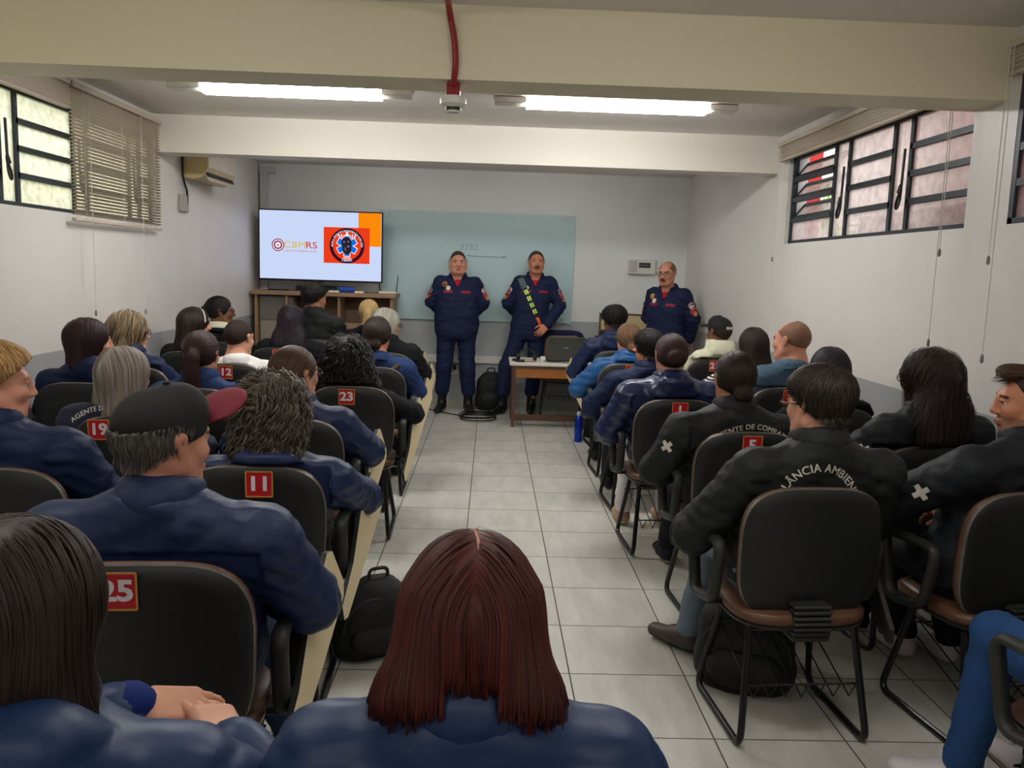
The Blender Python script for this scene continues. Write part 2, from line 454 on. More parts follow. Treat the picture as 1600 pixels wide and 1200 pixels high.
def st(o): o['kind']='structure'; return o
st(PM().box(XL-.15,XR+.15,YF-.15,YB+.15,-.12,0).build('floor',floor_mat()))
st(PM().box(XL-.15,XR+.15,YF-.15,YB+.15,ZC,ZC+.15).build('ceiling',M_ceil))
st(PM().box(XL-.15,XR+.15,YB,YB+.15,0,ZC).build('wall_back',M_wallb))
st(PM().box(XL-.15,XR+.15,YF-.15,YF,0,ZC).build('wall_front',M_wall))
def side_wall(name,x0,x1,op):
    p=PM(); ys=[YF]+[v for o in op for v in o[:2]]+[YB]
    for i in range(0,len(ys)-1):
        if i%2==0: p.box(x0,x1,ys[i],ys[i+1],0,ZC)
        else:
            o=op[i//2]; p.box(x0,x1,ys[i],ys[i+1],0,o[2]); p.box(x0,x1,ys[i],ys[i+1],o[3],ZC)
    return st(p.build(name,M_wall))
ZW0,ZW1=1.825,2.47
LW=[(1.0,3.62,ZW0,ZW1),(3.98,6.68,ZW0,ZW1)]; RW=[(1.0,3.62,ZW0,ZW1),(3.95,6.40,ZW0,ZW1)]
side_wall('wall_left',XL-.15,XL,LW); side_wall('wall_right',XR,XR+.15,RW)
st(PM().box(XL,XR,3.69,3.95,2.350,ZC).build('beam',M_beam))
st(PM().box(XL,XR,6.64,6.88,2.37,ZC).build('beam',M_beam2))
st(PM().box(XL,XR,.3,.55,2.345,ZC).build('beam',M_beam))
M_skirt=mat('skirting_tile',S(176,174,164),.35,var=(6,.06))
st(PM().box(XL,XR,YB-.012,YB,0,.083).build('baseboard_back',M_skirt))
st(PM().box(XL,XL+.012,YF,YB-.012,0,.083).build('baseboard_left',M_skirt))
st(PM().box(XR-.012,XR,YF,YB-.012,0,.083).build('baseboard_right',M_skirt))
st(PM().box(-1.0,1.2,YB-.035,YB,.5,.587,bev=.006).build('trim_1',M_white))   # cable trunking under the board

# ---- windows
def pane_mat(name,col,mixf,tcol,bump=0.):
    m=bpy.data.materials.new(name); m.use_nodes=True; nt=m.node_tree;N=nt.nodes;L=nt.links; N.clear()
    o=N.new('ShaderNodeOutputMaterial'); t=N.new('ShaderNodeBsdfTranslucent'); tr=N.new('ShaderNodeBsdfTransparent'); gl=N.new('ShaderNodeBsdfGlossy')
    tc=N.new('ShaderNodeTexCoord'); n=N.new('ShaderNodeTexNoise'); n.inputs['Scale'].default_value=22; n.inputs['Detail'].default_value=6
    L.new(tc.outputs['Object'],n.inputs['Vector'])
    r=N.new('ShaderNodeValToRGB'); r.color_ramp.elements[0].position=.3; r.color_ramp.elements[1].position=.65
    r.color_ramp.elements[0].color=tuple(c*.72 for c in col[:3])+(1,); r.color_ramp.elements[1].color=col
    L.new(n.outputs['Fac'],r.inputs['Fac']); L.new(r.outputs['Color'],t.inputs['Color'])
    tr.inputs['Color'].default_value=tcol; gl.inputs['Roughness'].default_value=.15
    a=N.new('ShaderNodeMixShader'); a.inputs[0].default_value=mixf; L.new(t.outputs[0],a.inputs[1]); L.new(tr.outputs[0],a.inputs[2])
    b=N.new('ShaderNodeMixShader'); b.inputs[0].default_value=.05; L.new(a.outputs[0],b.inputs[1]); L.new(gl.outputs[0],b.inputs[2])
    L.new(b.outputs[0],o.inputs['Surface']); return m
M_frost=pane_mat('frosted_glass',S(250,247,232),.25,(1,.98,.9,1))
M_clear=pane_mat('dusty_glass',S(240,230,226),.42,(.95,.94,.94,1))
def window(n,x,y0,y1,mull,pm,open_cells=(),out=-1,deep=.05):
    """mull = list of (ya,yb) bar pairs; out = side of the outdoors"""
    r=empty('window_%d'%n,(0,0,0)); r['kind']='structure'
    xf=x+out*deep; f=PM(); p=PM(); t=.014
    f.box(xf-.018,xf+.018,y0,y0+.03,ZW0,ZW1); f.box(xf-.018,xf+.018,y1-.03,y1,ZW0,ZW1)
    f.box(xf-.018,xf+.018,y0,y1,ZW0,ZW0+.025); f.box(xf-.018,xf+.018,y0,y1,ZW1-.03,ZW1)
    cols=[];c=y0+.03
    for a,b in mull: cols.append((c,a)); c=b
    cols.append((c,y1-.03))
    rows=np.linspace(ZW0+.025,ZW1-.03,5)
    for i,(a,b) in enumerate(mull):
        f.box(xf-.016,xf+.016,a-.022,a+.012,ZW0,ZW1); f.box(xf-.016,xf+.016,b-.012,b+.022,ZW0,ZW1)
        p.box(xf-.002,xf+.002,a+.012,b-.012,ZW0+.02,ZW1-.02)
        h=PM(); zc=ZW0+.16; q=[(xf-out*.02,a+.05,zc+.30),(xf-out*.025,a+.05,zc+.02),(xf-out*.04,a+.05,zc-.03),(xf-out*.06,a+.02,zc+.0),(xf-out*.06,a-.02,zc+.07),(xf-out*.05,a+.0,zc+.11),(xf-out*.05,a+.025,zc+.06)]
        h.tube(fillet(q,.03),.008); h.build('handle',M_dark,r)
    for ci,(a,b) in enumerate(cols):
        for k in range(4):
            z0,z1=rows[k],rows[k+1]
            if k: 
                f.box(xf-.016,xf+.016,a,b,z0-.016,z0+.016)
            if ci in open_cells and k>0:
                q=PM(); h=z1-z0-.03
                q.box(-.01,.01,a+.01,b-.01,-.012,.012); q.box(-.01,.01,a+.01,b-.01,h-.012,h+.012)
                q.box(-.01,.01,a+.01,a+.03,0,h); q.box(-.01,.01,b-.03,b-.01,0,h)
                R=Matrix.Translation((xf,0,z0+.02))@Matrix.Rotation(out*math.radians(38),4,'Y')
                q.xf(R); f.add(q.v,q.f)
                g=PM().box(-.002,.002,a+.03,b-.03,.01,h-.01); g.xf(R); p.add(g.v,g.f)
            else: p.box(xf-.002,xf+.002,a,b,z0,z1)
    f.build('window_frame',M_dark,r); p.build('panes',pm,r)
    # sloping reveal sill
    PM().box(x+out*.002,x+out*.15,y0,y1,ZW0-.02,ZW0).build('window_sill',M_wall,r)
    return r
window(1,XL,3.98,6.68,[(4.67,4.83),(5.48,5.64),(6.30,6.46)],M_frost,out=-1)
window(2,XR,3.95,6.40,[(4.61,4.80),(5.41,5.62)],M_clear,open_cells=(2,),out=1)
window(3,XR,1.0,3.62,[(1.75,1.94),(2.6,2.79)],M_clear,out=1,deep=.02)
window(4,XL,1.0,3.62,[(1.75,1.94),(2.6,2.79)],M_frost,out=-1)  # unseen window, added for the daylight it lets in

# ---- blinds
def blind(x,side,y0,y1,zt,zb,label,tilt=.5,cords=()):
    """side: +1 the room lies at +x of the wall"""
    r=empty('window_blind',(x,(y0+y1)/2,zt),0,label,'blind')
    hw=(y1-y0)/2
    PM().box(-.025,.025,-hw,hw,-.035,.0,bev=.004).build('headrail',M_blind,r)
    s=PM(); n=max(int((zt-zb-.06)/.021),2)
    for i in range(n):
        z=-.05-i*(zt-zb-.06)/n; dz=.0125*math.sin(tilt); dx=.0125*math.cos(tilt)
        s.add([(-dx,-hw,z-side*dz),(dx,-hw,z+side*dz),(dx,hw,z+side*dz),(-dx,hw,z-side*dz),(-dx,-hw,z-side*dz+.0012),(dx,-hw,z+side*dz+.0012),(dx,hw,z+side*dz+.0012),(-dx,hw,z-side*dz+.0012)],
              [(0,3,2,1),(4,5,6,7),(0,1,5,4),(1,2,6,5),(2,3,7,6),(3,0,4,7)])
    s.build('slats',M_blind,r)
    PM().box(-.014,.014,-hw,hw,zb-zt-.012,zb-zt+.006,bev=.003).build('bottom_rail',M_blind,r)
    c=PM()
    for yy in (-hw*.8,0,hw*.8): c.tube([(side*.014,yy,-.03),(side*.014,yy,zb-zt)],.0015,5)
    c.build('ladder_cord',M_cord,r)
    for yy,zl in cords:
        q=PM().tube([(side*.03,yy,-.03),(side*.03,yy,zl-zt)],.0022,6); k=q.build('pull_cord',M_cord,r)
        PM().lathe([(.002,.03),(.007,.02),(.008,0),(.004,-.01)],(side*.03,yy,zl-zt),8).build('cord_weight',M_greyp,k)
    return r
def rolled(x,side,y0,y1,zt,h,label,cords=()):
    r=empty('window_blind',(x,(y0+y1)/2,zt),0,label,'blind'); hw=(y1-y0)/2
    PM().box(-.025,.025,-hw,hw,-.03,.0,bev=.004).build('headrail',M_blind,r)
    s=PM(); n=int(h/.006)
    for i in range(n):
        z=-.034-i*.006; s.box(-.016+(i%3)*.002,.016-(i%2)*.002,-hw+.004*(i%2),hw-.003*(i%3),z-.004,z)
    s.build('slats',M_blind,r)
    PM().box(-.016,.016,-hw,hw,-.034-h-.016,-.034-h,bev=.003).build('bottom_rail',M_blind,r)
    for yy,zl in cords:
        q=PM().tube([(side*.03,yy,-.03),(side*.03,yy,zl-zt)],.0022,6); k=q.build('pull_cord',M_cord,r)
        PM().lathe([(.002,.03),(.007,.02),(.008,0),(.004,-.01)],(side*.03,yy,zl-zt),8).build('cord_weight',M_greyp,k)
blind(XL+.05,1,5.27,6.63,2.6,1.79,'beige slatted blind let down over the far left window, next to the air conditioner',cords=((-.5,1.2),(.28,1.172)))
rolled(XL+.05,1,4.0,5.24,2.6,.12,'beige blind drawn up above the bare frosted panes of the left window')
rolled(XR-.05,-1,3.97,6.46,2.57,.09,'beige blind drawn up above the right window with the opened vent panes',cords=((1.18,1.7),(-1.22,1.70),(1.15,1.1),(-1.2,1.27)))
rolled(XR-.05,-1,1.0,3.62,2.57,.09,'beige blind drawn up at the top right edge beyond the near beam',cords=((1.28,1.66),(1.25,1.24)))

# ---- outdoors
M_ground=mat('outdoor_ground',S(150,150,140),.9); M_ext=mat('outdoor_cream_wall',S(238,230,202),.9,var=(3,.08))
M_pink=mat('outdoor_pink_wall',S(236,222,215),.9); M_red=mat('outdoor_red_paint',S(190,40,36),.6); M_leaf=mat('outdoor_leaves',S(140,190,60),.7,var=(9,.45))
st(PM().box(-14,14,-8,20,-.4,-.3).build('exterior_ground',M_ground))
st(PM().box(-6.2,-6.0,-4,14,-.3,2.6).build('exterior_wall_left',M_ext))
st(PM().box(6.0,6.2,-4,18,-.3,4.4).build('exterior_wall_right',M_pink))
st(PM().box(XR+.5,XR+.75,7.7,8.05,-.3,3.6).build('exterior_column',M_red))
st(PM().box(XR+.4,XR+.6,3.0,4.4,1.2,3.3).build('exterior_panel',M_red))
tag(PM().box(XR+1.45,XR+1.95,6.3,8.5,-.3,2.2,bev=.02).build('air_conditioner_condenser',mat('condenser_grey',S(150,152,148),.6)),'grey metal box standing outdoors behind the right window panes','box')
def shrub(x,y,rx,ry,z1,label,n=900,seed=3):
    r=np.random.default_rng(seed); p=PM()
    for i in range(n):
        a=r.uniform(0,2*PI); u=r.uniform(-1,1); q=math.sqrt(1-u*u); s_=r.uniform(.75,1.05)
        c=np.array([x+rx*q*math.cos(a)*s_,y+ry*q*math.sin(a)*s_,z1*.5-.1+(z1*.5+.2)*u*s_])
        d1=r.normal(size=3);d1/=np.linalg.norm(d1);d2=np.cross(d1,r.normal(size=3));d2/=np.linalg.norm(d2); l=r.uniform(.06,.14)
        p.add([c-d1*l,c+d2*l*.4,c+d1*l,c-d2*l*.4],[(0,1,2,3)])
    o=p.build('shrub',M_leaf); return tag(o,label,'shrub')
shrub(4.2,11.6,.7,1.6,2.75,'bright green shrub outdoors seen through the opened vent of the right window')
shrub(-4.6,4.9,.6,1.4,2.5,'leafy green shrub outdoors behind the frosted panes of the left window',seed=5)

# ---- lamps
M_tube=emit('lamp_light',(1.,.985,.96,1),57.); M_tube2=emit('lamp_light_warm',(1.,.97,.92,1),22.); M_tube3=emit('lamp_light_fill',(1.,.98,.96,1),17.)
M_hous=mat('lamp_housing',S(196,192,184),.45)
def lamp(x0,x1,y,label,m=None):
    xc=(x0+x1)/2; L_=(x1-x0)/2
    r=empty('ceiling_lamp',(xc,y,ZC),0,label,'lamp','fluorescent ceiling lamps')
    PM().box(-L_,L_,-.075,.075,-.035,0,bev=.006).build('housing',M_hous,r)
    a0=-L_+.21; a1=L_-.19
    e=PM().box(-L_+.01,a0,-.06,.06,-.075,-.036,bev=.006).build('end_cover',M_hous,r)
    e=PM().box(a1,L_-.01,-.06,.06,-.075,-.036,bev=.006).build('end_cover',M_hous,r)
    d=PM(); n=46
    for i in range(n):
        u0=a0+(a1-a0)*i/n; u1=a0+(a1-a0)*(i+.82)/n
        d.box(u0,u1,-.062,.062,-.088,-.070)
    d.box(a0,a1,-.058,.058,-.07,-.036)
    d.build('diffuser',m or M_tube,r)
    PM().box(-.05,.05,-.02,.02,-.037,-.02).build('clip',M_white,r)
lamp(-1.97,-.50,5.30,'lit fluorescent lamp on the ceiling to the left of the smoke detector')
lamp(-.02,1.50,5.38,'lit fluorescent lamp on the ceiling to the right of the smoke detector')
lamp(-1.97,-.50,1.9,'lit fluorescent lamp on the left half of the ceiling before the near beam',M_tube2)
lamp(-.02,1.50,1.9,'lit fluorescent lamp on the right half of the ceiling before the near beam',M_tube2)
lamp(-1.97,-.50,-1.2,'unseen lit lamp added on the left half of the ceiling at the room rear',M_tube2)  # unseen pair behind the camera, added to light the near half
lamp(-.02,1.50,-1.2,'unseen lit lamp added on the right half of the ceiling at the room rear',M_tube2)

lamp(-1.97,-.50,7.95,'unseen dim lamp added on the ceiling behind the far beam, television side',M_tube3)  # unseen pair added as fill to brighten the back wall
lamp(-.02,1.50,7.95,'unseen dim lamp added on the ceiling behind the far beam, breaker panel side',M_tube3)
# ---- red conduit and smoke detector
M_redpipe=mat('red_conduit_paint',S(140,28,34),.35)
tag(PM().tube(fillet([(-.215,2.2,ZC-.02),(-.205,3.60,ZC-.02),(-.20,3.672,2.60),(-.178,3.672,2.50),(-.172,3.672,2.40),(-.182,3.70,2.33)],.06,6),.0135,10).build('red_conduit',M_redpipe),'glossy red conduit running down the cream beam to the smoke detector','pipe')
r=empty('smoke_detector',(-.183,3.75,2.345),0,'white round smoke detector hanging under the near beam from a red box','smoke detector')
PM().box(-.028,.028,-.035,.035,-.055,0,bev=.004).build('junction_box',M_redpipe,r)
PM().lathe([(.0,-.055),(.052,-.055),(.056,-.062),(.056,-.085),(.04,-.098),(.036,-.1),(.0,-.1)],(0,0,0),24).build('detector_body',M_white,r,angle=40)
PM().lathe([(.034,-.1),(.034,-.112),(.0,-.112)],(0,0,0),24).build('sensor_grille',M_black,r)
PM().lathe([(.03,-.112),(.028,-.12),(.0,-.122)],(0,0,0),24).build('sensor_cap',M_white,r)
# ------------------------------------------------------------------ furniture and equipment
M_wood=mat('light_walnut_laminate',S(150,120,92),.5,var=(7,.12)); M_wood2=mat('door_laminate',S(158,124,96),.5,var=(11,.16))
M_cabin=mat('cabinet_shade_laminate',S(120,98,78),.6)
M_beige=mat('beige_steel',S(150,142,124),.5)
# cabinet under the television
cab=empty('media_cabinet',(-1.79,9.35,0),0,'brown laminate cabinet under the television on the back wall','cabinet')
W=.74; ZT=1.27
PM().box(-W-.03,W+.03,-.24,.22,ZT-.045,ZT,bev=.004).build('top_board',M_wood,cab)
for x in(-W,W-.03): PM().box(x,x+.03,-.2,.2,.0,ZT-.045).build('side_panel',M_wood,cab)
PM().box(-W,W,.19,.205,.05,ZT-.045).build('back_panel',M_cabin,cab)
PM().box(-W+.03,W-.03,-.2,.19,.06,.09).build('bottom_board',M_wood,cab)
for x in(-.40,.16): PM().box(x-.012,x+.012,-.2,.19,.09,ZT-.045).build('divider',M_wood,cab)
PM().box(-.388,W-.03,-.19,.19,.92,.94).build('shelf',M_wood,cab)
for x0,x1,kx in((-.385,.145,.11),(.175,W-.033,.215)):
    d=PM().box(x0,x1,-.215,-.198,.1,.925,bev=.003).build('door',M_wood2,cab)
    PM().lathe([(.004,0),(.004,.012),(.012,.018),(.012,.026),(0,.03)],(kx,-.215,.76),12,axis='y').build('knob',mat('chrome',S(200,200,200),.2,metal=1.),d)
t=empty('computer_case',(-2.3,9.33,.09),0,'grey beige steel case with two dark round holes standing in the cabinet','case')
t_=PM().box(-.19,.17,-.12,.18,.0,.86,bev=.006).build('casing',M_beige,t)
PM().box(-.19,.17,-.125,-.12,.86,1.12).box(-.19,.17,-.12,.12,.862,1.12).build('upper_casing',mat('grey_steel',S(112,108,100),.5),t)
for x,z in((.06,.70),(-.08,.48)):
    PM().lathe([(.0,0),(.034,0),(.036,.006),(.03,.01),(0,.012)],(x,-.12,z),20,axis='y').build('round_hole',M_black,t)
tag(PM().box(-1.36,-1.12,9.2,9.5,.942,.975,bev=.003).build('paper_stack',mat('paper_white',S(225,225,222),.8)),'white stack of papers on the open shelf at the right of the cabinet','paper')
tag(PM().box(-2.12,-1.70,9.28,9.45,ZT,ZT+.055,bev=.006).build('set_top_box',M_black),'flat black set top box on the cabinet beneath the television','box')
tag(PM().box(-2.42,-2.2,9.26,9.34,ZT,ZT+.012,bev=.003).build('remote_control',M_black),'slim black remote control on the left of the cabinet top','remote')
pc=empty('pencil_case',(-1.55,9.2,ZT),0,'blue pencil case lying on the cabinet top between white papers','pencil case')
V,Q=mesh_sdf([bx((0,0,.03),(.085,.03,.028),.02)],.008); QM().add(V,Q).build('pouch',mat('blue_fabric',S(30,72,170),.6),pc)
PM().box(-.07,.07,-.003,.003,.056,.06).build('zipper',M_black,pc)
tag(PM().box(-1.74,-1.63,9.15,9.27,ZT,ZT+.018).build('paper_pad',MATS['paper_white']),'white paper pad left of the blue pencil case','paper')
tag(PM().box(-1.46,-1.37,9.15,9.22,ZT,ZT+.02).build('eraser',mat('cream_rubber',S(235,225,190),.8)),'cream whiteboard eraser right of the blue pencil case','eraser')
ro=empty('wifi_router',(-1.12,9.3,ZT),0,'white router with two black antennas at the right end of the cabinet','router')
PM().box(-.1,.1,-.06,.06,0,.022,bev=.006).build('router_body',M_white,ro)
PM().tube([(-.085,.02,.015),(-.115,.03,.2)],[.006,.004],8).build('antenna',M_black,ro)
PM().tube([(.085,.02,.015),(.105,.02,.2)],[.006,.004],8).build('antenna',M_black,ro)
# television
tv=empty('television',(-1.84,9.22,1.757),math.radians(-1.2),'large flat television showing a slide with a red emblem','television')
TW,TH=.665,.378
PM().box(-TW,TW,0,.045,-TH,TH,bev=.006).build('casing',M_black,tv)
PM().box(-.2,.2,.045,.2,-.2,.2).build('wall_bracket',M_dark,tv)
PM().box(-.03,.03,-.004,.01,-TH-.012,-TH+.002).build('sensor',M_black,tv)
scr=PM().box(-TW+.014,TW-.012,-.002,0,-TH+.02,TH-.014).build('screen',emit('screen_blue_white',S(207,222,255),.98),tv)
def flat(name,polys,m,par,y):
    p=PM()
    for poly in polys: p.add([(x,y,z) for x,z in poly],[tuple(range(len(poly)))])
    return p.build(name,m,par)
def rect(x0,x1,z0,z1): return [(x0,z0),(x1,z0),(x1,z1),(x0,z1)]
def ringp(cx,cz,r0,r1,a0=0,a1=360,n=48):
    out=[]
    for i in range(n):
        a,b=[math.radians(a0+(a1-a0)*k/n) for k in(i,i+1)]
        out.append([(cx+r0*math.cos(a),cz+r0*math.sin(a)),(cx+r1*math.cos(a),cz+r1*math.sin(a)),(cx+r1*math.cos(b),cz+r1*math.sin(b)),(cx+r0*math.cos(b),cz+r0*math.sin(b))])
    return out
def disc(cx,cz,r,n=32,sx=1,sz=1): return [(cx+r*sx*math.cos(2*PI*k/n),cz+r*sz*math.sin(2*PI*k/n)) for k in range(n)]
def letters(name,body,size,m,par,x,z,y,bold=.0,arc=None,up=True,space=1.,align='CENTER',ang=0.,width=None):
    V,F=text_geo(body,size,bold,align,space)
    if width: x0=min(v[0] for v in V); k=width/(max(v[0] for v in V)-x0); V=[((v[0]-x0)*k,v[1],0) for v in V]
    if arc: V=bend(V,arc,up,ang)
    p=PM().add([(x+a,y,z+b) for a,b,_ in V],F); return p.build(name,m,par)
E_or=emit('screen_orange',S(255,140,10),1.); E_red=emit('screen_red',S(238,62,28),1.); E_navy=emit('screen_navy',S(52,16,40),1.); E_wh=emit('screen_white',S(250,246,255),1.)
E_blue=emit('screen_blue',S(20,112,225),1.); E_dog=emit('screen_dark',S(38,34,48),1.); E_gold=emit('screen_gold',S(226,190,96),1.); E_brick=emit('screen_brick',S(205,66,48),1.); E_mar=emit('screen_maroon',S(140,40,90),1.); E_grey=emit('screen_grey',S(120,112,130),1.)
flat('orange_block',[rect(.405,.650,.012,.364)],E_or,scr,-.003)
flat('red_panel',[rect(.035,.528,-.175,.205)],E_red,scr,-.004)
cx,cz=.285,.012
flat('emblem_ring',ringp(cx,cz,.152,.187),E_navy,scr,-.005)
flat('star_outline',[[(cx+u*math.cos(a)-v*math.sin(a),cz+u*math.sin(a)+v*math.cos(a)) for u,v in((-.037,-.115),(.037,-.115),(.037,.115),(-.037,.115))] for a in(0,PI/3,-PI/3)],E_wh,scr,-.0055)
flat('star_of_life',[[(cx+u*math.cos(a)-v*math.sin(a),cz+u*math.sin(a)+v*math.cos(a)) for u,v in((-.029,-.107),(.029,-.107),(.029,.107),(-.029,.107))] for a in(0,PI/3,-PI/3)],E_blue,scr,-.006)
flat('emblem_flame',[[(cx-.02,cz+.1),(cx+.02,cz+.1),(cx+.008,cz+.15),(cx-.008,cz+.15)],rect(cx-.04,cx+.04,cz-.135,cz-.125)],E_wh,scr,-.0062)
flat('emblem_axes',[[(cx+s_*.07,cz+.085),(cx+s_*.082,cz+.08),(cx+s_*.1,cz+.118),(cx+s_*.086,cz+.122)] for s_ in(-1,1)]+[[(cx+s_*.045,cz+.08),(cx+s_*.058,cz+.08),(cx+s_*.066,cz+.12),(cx+s_*.054,cz+.122)] for s_ in(-1,1)],E_wh,scr,-.0062)
flat('dog_head',[disc(cx-.005,cz+.035,.058,28,.95,1),disc(cx,cz-.045,.046,28,1,1),[(cx-.055,cz+.04),(cx+.05,cz+.04),(cx+.045,cz-.06),(cx-.045,cz-.06)]],E_dog,scr,-.0065)
flat('dog_muzzle',[disc(cx-.03,cz+.04,.011),disc(cx+.014,cz+.045,.01),[(cx-.012,cz-.005),(cx+.03,cz+.005),(cx+.024,cz-.02)],[(cx-.03,cz-.03),(cx-.005,cz-.065),(cx-.02,cz-.012)]],E_grey,scr,-.0068)
letters('emblem_lettering','BUSCA, RESGATE E SALVAMENTO COM CÃES',.026,E_wh,scr,cx,cz,-.0066,.012,.158,True,.98)
letters('emblem_lettering','CBMRS',.032,E_wh,scr,cx,cz,-.0066,.02,.158,False,1.2)
cx2,cz2=-.455,0.
flat('crest_ring',ringp(cx2,cz2,.056,.068)+ringp(cx2,cz2,.03,.046),E_mar,scr,-.004)
flat('crest_disc',[disc(cx2,cz2,.0715)],E_wh,scr,-.003)
flat('crest_mark',[[(cx2-.015,cz2-.015),(cx2+.012,cz2-.012),(cx2+.004,cz2+.018)]],E_grey,scr,-.0045)
letters('slide_title','CBM',.098,E_gold,scr,-.392,.003,-.004,.010,width=.232,space=1.1)
letters('slide_title','RS',.098,E_brick,scr,-.153,.003,-.004,.008,width=.118)
letters('slide_subtitle','CORPO DE BOMBEIROS MILITAR',.024,E_brick,scr,-.393,-.060,-.004,width=.36)

# glass board on the back wall
gb=empty('glass_board',(-.165,9.575,1.59),0,'pale teal glass board with faint handwriting on the back wall','board')
PM().box(-1.085,1.085,-.006,.006,-.605,.6).build('glass_panel',mat('teal_glass',S(184,210,213),.12,spec=.5,coat=.3),gb)
for x in(-.98,.98):
    for z in(-.56,.56): PM().lathe([(0,0),(.012,0),(.012,.008),(0,.01)],(x,-.006,z),12,axis='y').build('standoff_bolt',mat('steel',S(160,160,158),.3,metal=1.),gb)
M_ink=mat('marker_ink',S(84,104,110),.9)
def scribble(name,strokes,x,z,s_,par,y=-.0075):
    p=PM()
    for st_ in strokes: p.tube([(x+a*s_,y,z+b*s_) for a,b in st_],.0022,5)
    return p.build(name,M_ink,par)
two=[(0,.8),(.15,1),(.45,1),(.5,.7),(0,0),(.55,0)]; three=[(.0,1),(.5,1),(.25,.6),(.5,.35),(.4,0),(0,.05)]; zero=[(.25,1),(0,.6),(.1,.05),(.4,.05),(.5,.6),(.25,1)]
def sh(g,dx): return [(a+dx,b) for a,b in g]
scribble('handwriting',[two,sh(three,.9),[(1.75,1.3),(1.75,.95)],sh(zero,2.05),sh(three,2.85)],-.185,.19,.055,gb)
scribble('drawn_arrow',[[(-.11,.12),(.33,.115)],[(-.11,.12),(-.08,.135),(-.07,.12),(-.11,.12)],[(.33,.115),(.29,.13),(.28,.112),(.33,.115)]],0,0,1,gb)

# breaker panel
bp=empty('breaker_panel',(1.68,9.6,1.65),0,'white breaker panel with a clear window on the back wall','panel')
PM().box(-.14,.17,-.055,0,-.085,.085,bev=.01).build('panel_box',M_white,bp)
PM().box(-.02,.11,-.058,-.054,-.01,.045).build('breaker_row',M_dark,bp)
p=PM()
for i in range(8): p.box(-.012+i*.0145,-.004+i*.0145,-.064,-.056,.008,.028)
p.build('breaker_switch',M_greyp,bp)
PM().box(-.135,-.04,-.062,-.055,-.06,.07,bev=.003).build('cover_strip',mat('cover_grey',S(190,190,184),.4),bp)
# framed board leaning at the back wall
fb=empty('framed_board',(1.62,9.55,.42),0,'beige framed board with a small crest behind the seated people','board')
PM().box(-.36,.36,-.012,.012,0,.68).build('board_panel',mat('parchment',S(206,188,146),.7,var=(5,.05)),fb)
p=PM(); fr=.02
p.box(-.38,.38,-.02,.02,.68,.70).box(-.38,.38,-.02,.02,-.02,0).box(-.38,-.36,-.02,.02,0,.68).box(.36,.38,-.02,.02,0,.68)
p.build('wooden_frame',mat('dark_frame_wood',S(104,80,46),.5),fb)
flat('crest',ringp(.2,.53,.05,.058)+[[(.16,.55),(.24,.55),(.23,.5),(.2,.47),(.17,.5)]]+[rect(.15,.25,.565,.572)],mat('crest_brown',S(110,92,60),.7),fb,-.014)
# air conditioner
ac=empty('air_conditioner',(XL,7.62,2.36),0,'yellowed white air conditioner high on the left wall behind the far beam','air conditioner')
M_acy=mat('yellowed_plastic',S(212,190,138),.5,var=(4,.08)); M_acw=mat('aged_white_plastic',S(216,208,188),.45)
p=PM(); prof=[(0,-.115),(.0,.155),(.185,.155),(.215,.12),(.215,-.03),(.17,-.105),(.1,-.125)]
V=[(x,y,z) for y in(-.39,.39) for x,z in prof]; n=len(prof)
p.add(V,[tuple(range(n))[::-1],tuple(range(n,2*n))]+[(i,(i+1)%n,n+(i+1)%n,n+i) for i in range(n)])
p.build('casing',M_acy,ac)
PM().box(.205,.222,-.385,.385,-.03,.15,bev=.005).build('front_cover',M_acw,ac)
q=PM().box(-.06,.06,-.36,.36,-.004,.004); q.xf(Matrix.Translation((.185,0,-.085))@Matrix.Rotation(math.radians(55),4,'Y')); q.build('air_flap',M_acw,ac)
q=PM().box(-.05,.03,-.35,.35,-.004,.004); q.xf(Matrix.Translation((.188,0,-.075))@Matrix.Rotation(math.radians(58),4,'Y')@Matrix.Translation((0,0,.008))); q.build('air_outlet',M_black,ac)
PM().box(.222,.225,-.05,.09,-.01,.03,bev=.002).build('display_strip',M_white,ac)
tag(PM().tube(fillet([(XL+.02,7.2,2.62),(XL+.02,7.2,2.24),(XL+.03,7.28,2.12),(XL+.02,7.28,2.0)],.05),.009,8).build('hanging_cable',M_black),'black cable hanging beside the air conditioner down to a wall box','cable')
ob=tag(PM().box(XL,XL+.03,7.13,7.31,1.96,2.1,bev=.006).build('wall_socket',mat('socket_grey',S(170,168,158),.5)),'worn grey wall socket below the air conditioner','socket')
tag(PM().box(XL+.02,XL+.1,YB-.06,YB,0,2.56,bev=.005).box(XL+.01,XL+.18,YB-.07,YB,2.54,2.60,bev=.005).build('pipe_duct',mat('duct_white',S(206,204,204),.5)),'white vertical pipe duct in the back left corner','duct')
# outlet with a cable on the back wall
so=empty('power_outlet',(-.385,9.6,.42),0,'white power outlet with a black plug behind the first officer','outlet')
PM().box(-.04,.04,-.012,0,-.06,.06,bev=.004).build('face_plate',M_white,so)
PM().box(-.018,.018,-.06,-.012,0,.06,bev=.006).build('plug',M_black,so)
